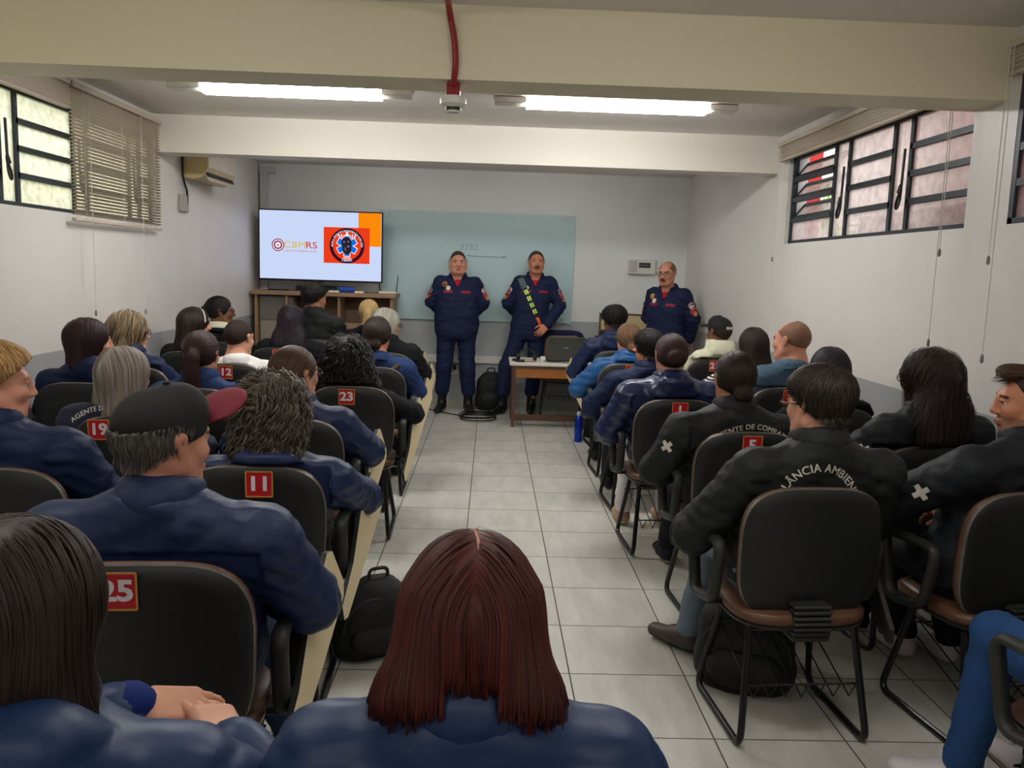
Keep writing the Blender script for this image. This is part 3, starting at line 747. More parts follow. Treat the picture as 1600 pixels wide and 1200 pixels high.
# cables
def cable(name,pts,r,label,m=None): return tag(PM().tube(fillet(pts,.08,5),r,6).build(name,m or M_black),label,'cable')
rr=np.random.default_rng(4); pts=[]
for i in range(150):
    a=i/150*2*PI*5; R1=.17+.03*math.sin(a*.37); pts.append((-.10+R1*1.05*math.cos(a)+.02*math.sin(a*.6),8.80+R1*1.1*math.sin(a)+.02*math.cos(a*.45),.008+.010*(i/30)+.004*math.sin(a*3)))
tag(PM().tube(pts,.006,6).build('cable_coil',M_black),'coil of black cable lying on the floor between the two officers','cable')
cable('floor_cable',[(-.93,9.52,.012),(-.7,9.3,.012),(-.45,9.03,.012),(-.25,8.86,.012)],.006,'black cable running along the floor to the coil')
cable('wall_cable',[(-1.0,9.585,.5),(-.85,9.585,.44),(-.7,9.585,.40),(-.5,9.585,.37),(-.40,9.57,.4)],.0035,'thin dark cable sagging along the back wall below the trunking')
# desk
M_dw=mat('dark_brown_wood',S(84,58,44),.5,var=(9,.12)); M_ow=mat('orange_brown_wood',S(158,96,40),.5,var=(8,.12))
dk=empty('wooden_desk',(.66,8.62,0),0,'small brown wooden desk with a white top before the officers','desk')
DX,DY=.42,.28; DT=.655
PM().box(-DX-.03,DX+.03,-DY,DY,DT-.03,DT,bev=.004).build('desk_top',mat('worn_white_laminate',S(222,218,206),.35,var=(5,.04)),dk)
for sx in(-1,1):
    for sy in(-1,1): PM().box(sx*(DX-.035),sx*DX,sy*(DY-.05),sy*(DY-.015),0,DT-.03).build('leg',M_dw,dk)
PM().box(-DX,DX,-DY+.012,-DY+.03,DT-.06,DT-.03).box(-DX,DX,DY-.03,DY-.012,DT-.14,DT-.03).build('top_rail',M_dw,dk)
PM().box(-DX+.035,DX-.035,-DY+.015,-DY+.03,DT-.15,DT-.06).build('front_panel',M_ow,dk)
PM().box(-DX,DX,-DY+.018,-DY+.048,.07,.13).build('stretcher',M_dw,dk)
for sx in(-1,1): PM().box(sx*(DX-.03),sx*(DX-.005),-DY+.05,DY-.05,.07,.12).build('stretcher',M_dw,dk)
lp=empty('laptop',(.785,8.58,DT),math.radians(3),'open dark grey laptop seen from behind on the desk','laptop')
M_lap=mat('laptop_grey',S(70,72,66),.5)
PM().box(-.19,.19,-.02,.24,.0,.018,bev=.004).build('base',M_black,lp)
q=PM().box(-.19,.19,-.006,.006,0,.25,bev=.004); q.xf(Matrix.Translation((0,-.012,.012))@Matrix.Rotation(math.radians(12),4,'X')); li=q.build('lid',M_lap,lp)
V,F=text_geo('acer',.03,.01); q=PM().add([(a,-.0075,b+.14) for a,b,_ in V],F); q.xf(Matrix.Translation((0,-.012,.012))@Matrix.Rotation(math.radians(12),4,'X')); q.build('lettering',mat('silver_print',S(170,172,170),.4),li)
hd=empty('projector_remote',(.385,8.55,DT),0,'black headset with a coiled cable at the left of the desk top','headset')
PM().tube([(.09*math.cos(a),.02+.03*math.sin(a),.045+.065*math.sin(a)) for a in np.linspace(0,PI,14)],.008,8).build('head_band',M_black,hd)
for s_ in(-1,1):
    q=PM().lathe([(0,-.018),(.035,-.018),(.04,0),(.035,.018),(0,.018)],(s_*.085,.02,.04),16,axis='x'); q.build('ear_cushion',M_black,hd)
hd.name='headset'
tag(PM().box(.27,.36,8.40,8.5,DT,DT+.02,bev=.003).box(.24,.30,8.5,8.6,DT,DT+.015).build('black_adapter',M_black),'small black adapter beside the headset on the desk','adapter')
cable('desk_cable',[(.56,8.55,DT+.006),(.62,8.44,DT+.006),(.70,8.48,DT+.006),(.78,8.40,DT+.006),(.88,8.44,DT+.006),(.97,8.5,DT+.006)],.004,'thin black cable lying before the laptop on the desk')
tag(PM().box(.53,.58,8.56,8.62,DT,DT+.045,bev=.004).build('white_charger',M_white),'tiny white charger beside the laptop on the desk','charger')
tag(PM().tube([(.36,8.42,DT+.006),(.47,8.44,DT+.006)],.005,8).build('pencil',mat('pencil_orange',S(190,120,70),.5)),'orange pencil lying near the front edge of the desk','pencil')
# water bottle
wb=empty('water_bottle',(.853,7.71,0),0,'shiny blue metal water bottle on the floor by the aisle','bottle')
PM().lathe([(.0,0),(.036,0),(.038,.01),(.038,.2),(.03,.235),(.02,.25),(.0,.25)],(0,0,0),24).build('bottle_body',mat('blue_metal',S(22,52,160),.25,metal=.4),wb,angle=40)
PM().lathe([(.0,.25),(.021,.25),(.021,.285),(.0,.287)],(0,0,0),20).build('cap',mat('pale_cap',S(190,196,204),.3),wb,angle=40)
# backpacks
M_bag=mat('black_nylon',S(20,21,23),.7,bump=(160,.3,.002)); M_bagg=mat('charcoal_nylon',S(44,42,46),.7,bump=(120,.3,.002))
def backpack(loc,rz,w,d,h,label,slump=0.,m=None,lean=0.):
    m=m or M_bag
    r=empty('backpack',loc,rz,label,'backpack')
    pr=[loft([.0,.04,h*.5,h*.85,h],[0,0,slump*.4,slump*.8,slump],[0,0,lean*.5,lean*.9,lean],[w*.42,w*.5,w*.5,w*.42,w*.2],[d*.42,d*.5,d*.5,d*.38,d*.16],2.8,.03)]
    sdf_obj('bag_body',pr,.014,m,r,wr=.006,seed=int(abs(loc[0])*100),f=9)
    sdf_obj('front_pocket',[loft([.04,.08,h*.4,h*.5],[0]*4,[-d*.5]*4,[w*.3,w*.36,w*.36,w*.26],[d*.12,d*.17,d*.16,d*.06],2.8,.02)],.013,m,r,wr=.004,f=10)
    for s_ in(-1,1):
        PM().tube(fillet([(s_*w*.25+slump,d*.2+lean,h*.9),(s_*w*.3,d*.62,h*.6),(s_*w*.4,d*.52,h*.15)],.1),.014,6,flat=1.8).build('shoulder_strap',M_bagg,r)
    PM().tube(fillet([(-.04+slump,lean,h-.01),(-.04+slump,lean,h+.04),(.04+slump,lean,h+.04),(.04+slump,lean,h-.01)],.03),.008,6).build('grab_handle',M_bagg,r)
    z=PM().tube([(w*.46*math.cos(a),-d*.5+d*.1*math.sin(a),h*.45+h*.38*math.sin(a)) for a in np.linspace(0,PI,16)],.004,5); z.build('zipper',M_bagg,r)
backpack((.03,9.40,0),.1,.32,.2,.43,'black backpack standing on the floor against the back wall between the officers')
backpack((-.47,3.30,0),.5,.30,.24,.30,'slumped black backpack on the floor at the aisle beside the chair numbered 11',slump=.05)
backpack((1.02,3.06,0),-.35,.36,.22,.36,'black backpack on the floor under the chair at the front right of the aisle')
backpack((1.01,7.95,0),.0,.16,.2,.36,'narrow black bag standing on the floor beside the blue water bottle')
# ------------------------------------------------------------------ lecture chairs with folding writing tablet
M_shell=mat('black_chair_shell',S(30,31,31),.42,bump=(220,.12,.001)); M_edge=mat('worn_highlit_edge',S(104,98,92),.4,var=(30,.3))  # pale shell edge: wear plus a rim highlight put into the colour
M_brown=mat('brown_chair_vinyl',S(94,64,47),.38,var=(6,.12),bump=(90,.15,.001)); M_tubeb=mat('black_tube',S(22,22,24),.3,metal=.2,spec=.5)
M_tab=mat('cream_tablet_laminate',S(220,204,164),.5); M_plate=mat('number_plate_red',S(184,26,34),.4); M_gold=mat('plate_gold_line',S(196,140,70),.5); M_num=mat('number_white',S(226,216,222),.5)
M_arm=mat('arm_plastic',S(42,43,41),.5)
def backmap(off):
    # u across, v up, d towards the sitter ; shell bends round the sitter and reclines
    def f(u,v,d): return (u,-.185+off+d+.32*u*u-.10*v+.12*v*v,.655+v)
    return f
def make_chair():
    r=empty('lecture_chair',(0,0,0))
    p=PM(); pad(p,.242,.235,[(None,-.016),(.14,-.016),(.05,-.015),(.014,-.012),(.003,-.004)],3.4,backmap(0),44,.035)
    pad(p,.242,.235,[(.003,-.004),(0,.004),(.002,.012)],3.4,backmap(0),44,.035,1)
    pad(p,.242,.235,[(.002,.012),(.03,.014),(None,.014)],3.4,backmap(0),44,.035)
    p.build('backrest_shell',[M_shell,M_edge],r,angle=50)
    p=PM(); pad(p,.241,.234,[(None,.014),(.004,.014),(.0,.024),(.006,.04),(.025,.052),(.09,.058),(None,.058)],3.4,backmap(0),44,.035)
    p.build('backrest_cushion',M_brown,r,smooth=True)
    sm=lambda o:(lambda u,v,d:(u,.02+v,.395+o+d-.25*max(v-.1,0)**2*4+.10*u*u))
    p=PM(); pad(p,.235,.235,[(None,0),(.03,0),(.004,.01),(.0,.02)],3.6,sm(0),44,-.03); pad(p,.235,.235,[(0,.02),(.01,.024),(None,.024)],3.6,sm(0),44,-.03)
    p.build('seat_shell',M_shell,r,angle=50)
    p=PM(); pad(p,.236,.236,[(None,.022),(.006,.022),(0,.034),(.0,.05),(.01,.062),(.04,.068),(None,.066)],3.6,sm(0),44,-.03)
    p.build('seat_cushion',M_brown,r,smooth=True)
    # bracket with bellows
    p=PM()
    for i in range(7):
        z=.375+i*.018; y=-.205-.012*math.sin(i/6*PI)
        p.box(-.066,.066,y-.018,y+.03,z,z+.013,bev=.004)
    p.box(-.058,.058,-.215,-.17,.37,.50); p.box(-.06,.06,-.2,.05,.37,.395)
    p.build('back_bracket',M_arm,r)
    for s in(-1,1):
        pts=fillet([(s*.17,.13,.395),(s*.222,.215,.0125),(s*.222,-.23,.0125),(s*.185,-.15,.395)],.055,6)
        PM().tube(pts,.0125,10).build('sled_leg',M_tubeb,r)
    PM().tube([(-.17,.12,.388),(.17,.12,.388)],.011,8).build('cross_bar',M_tubeb,r)
    PM().tube([(-.185,-.14,.388),(.185,-.14,.388)],.011,8).build('cross_bar',M_tubeb,r)
    # basket
    p=PM(); p.tube([(-.205,-.175,.20),(.205,-.175,.20)],.004,6); p.tube([(-.2,.17,.29),(.2,.17,.29)],.004,6)
    for i in range(7):
        x=-.17+i*.057
        p.tube([(x,.17,.29),(x+.01,-.165,.15),(x+.028,-.175,.20)],.0028,5)
    p.build('wire_basket',M_tubeb,r)
    # arms
    loop=[(.17,.655),(-.10,.66),(-.10,.655),(-.075,.47),(.12,.43)]
    def arm(x,name):
        pts=fillet([(x,y,z) for y,z in[(.19,.655),(-.10,.67),(-.055,.455),(.13,.42)]],.05,6,True)
        o=PM().tube(pts,.017,10,True,flat=1.35).build(name,M_arm,r,smooth=True)
        s=1 if x>0 else -1
        PM().box(x-s*.09,x+s*.005,-.02,.06,.425,.445,bev=.004).build('arm_bracket',M_tubeb,r)
        return o
    arm(-.283,'armrest'); arm(.283,'armrest')
    return r
def add_tablet(r):
    # folded tablet hanging outside the right arm, long edge sloping back and down
    t=empty('writing_tablet',(.335,.04,.54)); t.parent=r
    ax=Vector((.07,.44,.30)).normalized(); up=Vector((-.17,-.5,.85)); nrm=ax.cross(up).normalized(); up=nrm.cross(ax).normalized()
    if nrm.x<0: nrm=-nrm
    M=Matrix((ax,up,nrm)).transposed().to_4x4()
    out=[(-.30,-.03),(-.27,-.055),(.05,-.085),(.27,-.10),(.30,-.07),(.30,.07),(.27,.10),(.08,.09),(-.1,.03),(-.28,.02)]
    n=len(out)
    p=PM().add([(a,b,-.008) for a,b in out]+[(a,b,.008) for a,b in out],[tuple(range(n))[::-1]]+[(i,(i+1)%n,n+(i+1)%n,n+i) for i in range(n)],1)
    p.add([(a,b,.0081) for a,b in out],[tuple(range(n))])
    p.xf(M).build('tablet_board',[M_tab,M_arm],t)
    q=PM().tube(fillet([(-.26,-.02,-.02),(.0,-.05,-.02),(.2,-.06,-.02),(.22,-.02,-.04)],.03),.011,8); q.xf(M).build('support_tube',M_tubeb,t)
    q=PM().tube([(-.06,.13,.12),(-.03,.16,.10),(-.01,.14,.08)],.007,6); q.build('hinge',mat('hinge_metal',S(150,150,148),.35,metal=.8),t)
    return t
def plate(r,num,sz=.043,dx=0.):
    u0,v0=dx,.178
    f=backmap(0)
    y=f(u0,v0,-.016)[1]-.003
    o=PM().box(-sz,sz,-.0015,.0015,-sz,sz).build('number_plate',M_plate,r,loc=(u0,y,.655+v0)); o.rotation_euler=(.06,0,0)
    tag(o,'red number plate'+(' reading '+num if num else ''))
    p=PM(); w=.0022
    for a in(-1,1):
        p.box(-sz,sz,-.003,-.0014,a*sz-w,a*sz+w); p.box(a*sz-w,a*sz+w,-.003,-.0014,-sz,sz)
    p.build('plate_border',M_gold,o)
    if num:
        V,F=text_geo(num,.068,.036)
        PM().add([(a*1.12,-.003,b) for a,b,_ in V],F).build('number',M_num,o)
CH0=make_chair()
# x, y (middle of the seat), turn, number, tablet, label
CHAIRS=[
 ('c25',-.775,2.02,4,'25',1,'black lecture chair with red plate 25 behind the man in the cap'),
 ('c11',-.79,2.96,3,'11',1,'black lecture chair with red plate 11 behind the curly haired woman'),
 ('c19',-1.55,3.80,2,'19',1,'black lecture chair with red plate 19 behind the grey blonde woman'),
 ('cL3',-1.60,2.84,4,None,1,'black lecture chair under the short haired blonde woman at the left edge'),
 ('cL6',-.88,3.84,3,None,1,'black lecture chair under the woman with tied brown hair and glasses, second before plate 11'),
 ('cL8',-2.21,4.75,2,None,1,'black lecture chair with bare back beside the left wall under the burgundy haired woman'),
 ('cL7',-1.58,4.66,2,' ',1,'black lecture chair under the woman with the long ponytail and hair clip'),
 ('c23',-.775,4.90,2,'23',1,'black lecture chair with red plate 23 behind the woman with long black curls'),
 ('cL9',-2.25,5.5,0,None,1,'black lecture chair under the wavy blonde woman with glasses at the left wall'),
 ('cL11',-1.75,5.82,2,'12',1,'black lecture chair under the man in the white shirt'),
 ('cL16',-.80,5.86,1,None,1,'black lecture chair under the woman with a bag strap at the aisle'),
 ('cL13',-2.24,6.5,0,None,1,'black lecture chair under the woman with the white hairband at the left wall'),
 ('cL12',-1.68,6.96,0,' ',1,'black lecture chair under the woman with straight dark hair before the cabinet'),
 ('cL17',-.84,6.84,1,None,1,'black lecture chair under the grey haired person at the aisle'),
 ('cL14',-2.26,7.32,0,None,1,'black lecture chair under the black haired woman with glasses in the front left corner'),
 ('cL15',-1.56,7.82,0,None,1,'black lecture chair under the young man in front of the cabinet'),
 ('cL18',-.98,7.86,0,None,1,'black lecture chair under the blonde woman nearest the cabinet at the aisle'),
 ('cV',1.075,2.85,4.5,None,1,'black lecture chair without plate, nearest the camera on the right of the aisle'),
 ('c5',1.15,3.82,4,'5',1,'black lecture chair with red plate 5 right of the aisle'),
 ('c1',1.04,4.74,3,'1',1,'black lecture chair with red plate 1 right of the aisle'),
 ('cR9',1.05,5.62,3,None,1,'black lecture chair before the one with plate 1, under the man in navy'),
 ('cR10',1.07,6.55,3,' ',1,'black lecture chair under the woman in the bright blue puffer jacket'),
 ('cR11',1.15,7.62,4,None,1,'black lecture chair at the head of the right aisle, next to the desk'),
 ('c21',1.87,7.1,4,'21',0,'black lecture chair with red plate 21 under the person in cream'),
 ('cR13',1.86,6.24,3,None,0,'black lecture chair under the straight dark haired woman at the right wall'),
 ('c6',1.87,5.38,4,'6',0,'black lecture chair with red plate 6 behind the balding man'),
 ('cR6',1.84,4.58,5,None,0,'black lecture chair at the right wall under the woman with dark purple hair'),
 ('cR4',1.84,3.6,8,None,0,'black lecture chair with brown edge behind the woman with very long wavy hair'),
 ('cR2',1.8,2.86,9,None,1,'black lecture chair with brown edge behind the man with the earring at the right'),
 ('cR1',1.66,1.93,9,None,0,'black lecture chair cut by the lower right corner, beside the jeans leg'),
 ('cL1',-.62,1.02,4,None,0,'black lecture chair under the woman with clasped hands in the lower left corner'),
 ('cC1',-.02,.98,0,None,0,'black lecture chair under the red haired woman at the bottom centre'),
 ('cD',.80,9.10,176,None,0,'black lecture chair with a navy jacket hung over it behind the desk'),
]
CH={}
for i,(k,x,y,rz,num,tab,lab) in enumerate(CHAIRS):
    o=CH0 if i==len(CHAIRS)+1 else copy_tree(CH0)
    o.location=(x,y,0); o.rotation_euler=(0,0,math.radians(rz)); tag(o,lab,'chair','lecture chairs'); CH[k]=o
    if tab: add_tablet(o)
    if k=='cR11':
        t=add_tablet(o); t.scale=(-1,1,1); t.location=(-.335,.04,.54)
    if k=='c25':
        f_=backmap(0); q=[(-.024,.03),(.024,.03),(.026,-.005),(0,-.04),(-.026,-.005)]; y=f_(-.135,.17,-.016)[1]-.003
        p=PM(); p.add([(a,0,b) for a,b in q],[(0,1,2,3,4)]); s_=p.build('shield_sticker',mat('sticker_silver',S(120,120,118),.4),o,loc=(-.135,y,.655+.17)); s_.rotation_euler=(.06,0,0)
        PM().add([(a*.82,-.001,b*.82) for a,b in q],[(0,1,2,3,4)]).build('shield_field',M_shell,s_); PM().add([(-.012,-.002,-.015),(.008,-.002,.018),(.014,-.002,.014),(-.006,-.002,-.02)],[(0,1,2,3)]).build('shield_mark',MATS['sticker_silver'],s_)
    if num: plate(o,num.strip(),dx={'25':-.045,'11':.03,'19':-.112,'23':-.02,'21':-.02,'10':0,'12':0}.get(num,.0))
for ch in list(CH0.children): bpy.data.objects.remove(ch)
bpy.data.objects.remove(CH0)
# ------------------------------------------------------------------ people
def skin(n,c): return mat('skin_'+n,c,.5,spec=.35,bump=(140,.08,.001),var=(14,.06))
SK={'fair':skin('fair',S(206,150,124)),'rosy':skin('rosy',S(196,136,112)),'tan':skin('tan',S(176,122,94)),'brown':skin('brown',S(122,80,58)),'warm':skin('warm',S(186,122,92))}
M_lip=mat('lip',S(158,86,78),.45); M_eyew=mat('eye_white',S(214,208,200),.25); M_iris=mat('iris',S(44,30,24),.2)
def hairmat(n,*cols): 
    return mat('hair_'+n,cols[0],.5,spec=.3,island=cols if len(cols)>1 else None)
HM={'short_dark':hairmat('short_dark',S(26,22,20),S(66,56,47),S(40,33,28),S(30,25,22)),'black':hairmat('black',S(16,14,15),S(30,26,26),S(22,19,20)),
 'dark':hairmat('dark_brown',S(26,19,17),S(48,34,28),S(36,26,22)),
 'brown':hairmat('brown',S(52,36,27),S(84,60,42),S(66,46,33)),
 'wine':hairmat('wine_red',S(60,20,18),S(88,30,23),S(68,23,19),S(48,17,17)),
 'burg':hairmat('burgundy',S(56,22,28),S(34,20,22),S(44,20,22)),
 'maroon':hairmat('maroon_brown',S(62,30,32),S(40,22,24),S(52,26,28)),
 'purple':hairmat('purple_black',S(34,28,36),S(46,38,46),S(28,23,28)),
 'ash':hairmat('ash_blonde',S(150,138,126),S(88,78,72),S(176,166,156),S(110,98,90)),
 'wavyblonde':hairmat('wavy_blonde',S(152,130,98),S(84,68,54),S(178,154,118),S(104,86,68)),
 'blonde':hairmat('blonde',S(182,140,86),S(140,102,60),S(196,158,104),S(156,116,70)),
 'light':hairmat('light_blonde',S(206,174,116),S(176,142,92),S(216,190,136)),
 'lightbrown':hairmat('light_brown',S(126,94,66),S(92,66,46),S(112,82,58)),
 'greycurl':hairmat('grey_brown',S(56,47,40),S(92,80,68),S(40,34,30),S(104,92,78)),
 'grey':hairmat('grey',S(168,166,152),S(120,118,106),S(192,190,176),S(140,138,124)),
 'saltpepper':hairmat('salt_and_pepper',S(70,66,64),S(104,100,96),S(50,46,44)),
 'stubble':mat('hair_stubble',S(150,106,84),.7,spec=.2,bump=(900,.5,.002)),'buzz':mat('hair_buzz',S(66,53,47),.7,spec=.2,bump=(900,.5,.002)),'buzzbald':mat('hair_shaved',S(124,90,73),.65,spec=.25,bump=(900,.3,.001)),
 'buzzdark':mat('hair_buzz_dark',S(48,36,32),.7,spec=.2,bump=(900,.5,.002))}
def cloth(n,c,rough=.62,bump=(110,.18,.002),sheen=0.,spec=.22): return mat('cloth_'+n,c,rough,bump=bump,sheen=sheen,spec=spec)
CM={'navy':cloth('navy',S(24,39,78),.5,spec=.4),'navy2':cloth('dark_navy',S(20,33,66),.55),'shiny':cloth('shiny_navy',S(21,33,74),.32,spec=.55),'denimblue':cloth('denim_blue',S(32,54,98),.7),
 'puffblue':cloth('bright_blue',S(28,80,134),.45,spec=.4),'tealblue':cloth('steel_blue',S(25,50,92),.45,spec=.4),'black':cloth('black_softshell',S(33,35,36),.6),'blacknavy':cloth('blue_black',S(28,31,37),.6),
 'knit':cloth('black_knit',S(24,24,28),.9),'greypurple':cloth('dusty_navy',S(44,46,68),.7),'white':cloth('white_cotton',S(226,224,222),.85),'cream':cloth('cream_fleece',S(226,224,196),.9),
 'slate':cloth('slate_blue',S(70,94,112),.85),'uniform':cloth('uniform_navy',S(24,31,62),.75,bump=(260,.2,.001)),'royal':cloth('royal_blue',S(18,40,108),.75),
 'jeans':cloth('jeans',S(42,78,130),.85,bump=(300,.3,.001)),'greyjeans':cloth('grey_jeans',S(104,116,128),.85,bump=(300,.3,.001)),'darkp':cloth('dark_trousers',S(26,28,34),.8),'whitep':cloth('white_trousers',S(206,200,198),.85),'darkjeans':cloth('dark_jeans',S(36,56,86),.85),
 'red':cloth('red_cotton',S(170,24,34),.8)}
M_boot=mat('black_leather',S(20,20,21),.42,bump=(60,.2,.002)); M_bootbr=mat('brown_leather',S(66,54,48),.5,bump=(60,.2,.002)); M_sole=mat('pale_sole',S(196,176,146),.6); M_soled=mat('dark_sole',S(24,22,22),.7)
M_snk=mat('white_sneaker',S(208,200,206),.55); M_canv=mat('black_canvas',S(28,30,38),.8); M_lace=mat('white_lace',S(220,218,214),.7); M_glass=mat('glasses_frame',S(22,20,20),.35)
M_ltr=mat('jacket_print_white',S(214,208,196),.7); M_cuff=mat('ribbed_cuff',S(22,22,26),.85,bump=(300,.4,.002))

def rotz(a): c,s=math.cos(a),math.sin(a); return np.array([[c,-s,0],[s,c,0],[0,0,1.]])
def rotx(a): c,s=math.cos(a),math.sin(a); return np.array([[1,0,0],[0,c,-s],[0,s,c]])
def roty(a): c,s=math.cos(a),math.sin(a); return np.array([[c,0,s],[0,1,0],[-s,0,c]])

def head_prims(male=True,fat=0.,must=False):
    f=fat; j=.004 if male else 0
    P=[ell((0,-.016,.026),(.074+f*.3,.096,.089),.0)]
    P+=[ell((0,.030,-.028),(.060+f*.6,.060,.085),.03),ell((0,.056,-.088),(.026+f+j,.026,.024),.025)]
    for s in(-1,1):
        P+=[cap((s*(.052+f*.6+j),.002,-.05),(s*(.03+f*.6),.05,-.088),.022+f,.02+f,.03),
            ell((s*.041,.060,-.022),(.022+f*.6,.022,.022),.02)]
    P+=[cap((-.036,.078,.026),(.036,.078,.026),.011,.011,.018),
        ell((0,.085,.0),(.012,.014,.03),.012)]
    for s in(-1,1): P+=[ell((s*.032,.093,.006),(.0165,.011,.0105),.012,'sub')]
    for s in(-1,1):
        P+=[ell((s*.0315,.0755,.005),(.0122,.0122,.0122),.002),
            cap((s*.020,.089,.0125),(s*.043,.083,.0115),.0042,.0038,.005)]
    P+=[cap((0,.088,.014),(0,.1035,-.026),.0078,.0122,.012)]
    for s in(-1,1): P+=[ell((s*.0128,.096,-.031),(.0085,.011,.0085),.006)]
    P+=[cap((-.019,.087,-.0575),(.019,.087,-.0575),.0065,.0065,.006,sq=(1,1.25,.8)),cap((-.016,.087,-.0675),(.016,.087,-.0675),.0075,.0075,.006,sq=(1,1.2,.85)),
        cap((-.02,.098,-.0625),(.02,.098,-.0625),.0018,.0018,.004,'sub')]
    for s in(-1,1):
        P+=[cap((s*(.084+f*.6),-.014,.018),(s*(.076+f*1.3),.002,-.026),.019,.012,.006,sq=(.38,1,1)),ell((s*(.092+f*.8),-.006,.004),(.006,.010,.016),.004,'sub')]
    P+=[cap((0,-.022,-.05),(0,-.04,-.16),.050+f*.9+j,.056+f*.8+j*1.5,.03)]
    return P
def head_labels(H,lipr,beard=False):
    x,y,z=np.abs(H[:,0]),H[:,1],H[:,2]; L=np.zeros(len(H),np.int32)
    L[(y>.083)&(x<.022)&(z<-.052)&(z>-.073)]=1
    d=np.sqrt((x-.0315)**2+(y-.077)**2+(z-.005)**2)
    L[(d<.0142)&(y>.080)&(np.abs(z-.004)<.0058)&(x>.02)&(x<.043)]=2
    L[(L==2)&((x-.0315)**2+(z-.0045)**2<.0056**2)]=3
    L[(y>.074)&(x>.014)&(x<.05)&(np.abs(z-.0255+.10*np.abs(x-.028))<.0031)]=4
    if beard: L[(L==0)&(z<-.045)&(y>.02)&(z>-.115)]=5
    return L
# ---- hair
def cut_face(): return half((0,.868,-.496),.868*.082-.496*.066)
def cut_low(): return half((0,.62,-.78),.62*.0-.78*.012)
def hair_style(st,L=.2,t=.014,w=.1):
    C=lambda th,dz=0: ell((0,-.018,.028+dz),(.077+th,.099+th,.090+th),.0)
    if st=='undercap': return [C(t),cut_face(),cut_low(),half((0,-.22,1),.055)]
    if st=='short': return [C(.007),ell((0,-.016,.052),(.077+t,.098+t,.064+t),.015),cut_face(),cut_low()]
    if st=='buzz': return [C(t),half((0,.868,-.496),.868*.064-.496*.088),ell((.062,.075,.085),(.03,.035,.03),.01,'sub'),ell((-.062,.075,.085),(.03,.035,.03),.01,'sub'),cut_low()]
    if st=='receding': return [C(t),cut_face(),cut_low(),ell((0,.06,.10),(.055,.09,.06),.01,'sub')]
    if st=='quiff': return [C(t),ell((0,.06,.105),(.055,.05,.028),.03),half((0,.868,-.496),.868*.10-.496*.066),cut_low()]
    if st in('long','wavy'):
        return [C(t),loft([-L,-L+.02,-L*.6,-.10,-.02,.05],0,[-.115,-.118,-.108,-.08,-.055,-.03],[w*.72,w*.95,w,w*.97,.09,.075],[.012,.024,.036,.052,.068,.07],2.5,.03),
                ell((0,.115,-.045),(.070+.004,.098,.118),.012,'sub')]
    if st=='bob':
        return [C(t),loft([-L,-L+.03,-.09,-.02,.05],0,[-.06,-.055,-.045,-.035,-.03],[w*.8,w*.98,w,.094,.08],[.05,.062,.07,.078,.075],2.6,.03),ell((0,.115,-.045),(.072,.105,.118),.012,'sub')]
    if st=='split':   # parted to both shoulders
        P=[C(t)]
        for s in(-1,1): P+=[loft([-L,-L*.82,-L*.62,-L*.4,-.01,.05],[s*.080,s*.076,s*.064,s*.052,s*.042,s*.03],[-.05,-.055,-.06,-.055,-.045,-.03],[.028,.042,.050,.052,.053,.05],[.02,.04,.055,.062,.07,.07],2.4,.03)]
        return P+[ell((0,.12,-.045),(.072,.098,.13),.012,'sub')]
    if st=='bigcurly':
        return [C(t),loft([-L,-L+.05,-L*.6,-.08,.0,.08],0,[-.08,-.08,-.075,-.055,-.045,-.025],[w*.9,w*1.08,w*.98,w*.84,w*.68,.08],[.04,.065,.08,.088,.092,.08],2.3,.04),ell((0,.125,-.035),(.072,.10,.105),.015,'sub')]
    if st=='curly':
        return [C(t),loft([-L,-L+.04,-.08,.0,.08],0,[-.06,-.055,-.045,-.035,-.025],[w*.7,w,w*1.04,w*.98,.08],[.055,.078,.088,.092,.08],2.3,.04),ell((0,.125,-.035),(.072,.10,.105),.015,'sub')]
    if st=='bun': return [C(t),cut_face(),ell((0,-.122,.005),(.046,.028,.042),.014),half((0,.5,-.86),.86*.02)]
    if st=='lowbun': return [C(t),cut_face(),ell((0.008,-.108,-.05),(.038,.026,.036),.02),half((0,.5,-.86),.86*.025)]
    if st=='pony': return [C(t),cut_face(),cap((0,-.115,.03),(0.01,-.140,.0),.022,.03,.02),loft([-L,-L+.05,-.12,-.02,.03],[.02,.02,.012,.005,0],[-.13,-.14,-.145,-.14,-.125],[.012,.028,.036,.032,.02],[.010,.022,.028,.026,.018],2.2,.02)]
    if st=='halfup': return [C(t),loft([-L,-L+.02,-L*.6,-.10,-.02,.05],0,[-.10,-.105,-.10,-.08,-.055,-.03],[w*.5,w*.8,w,w*.97,.09,.075],[.012,.024,.036,.052,.068,.07],2.5,.03),ell((0,.115,-.045),(.074,.098,.118),.012,'sub')]
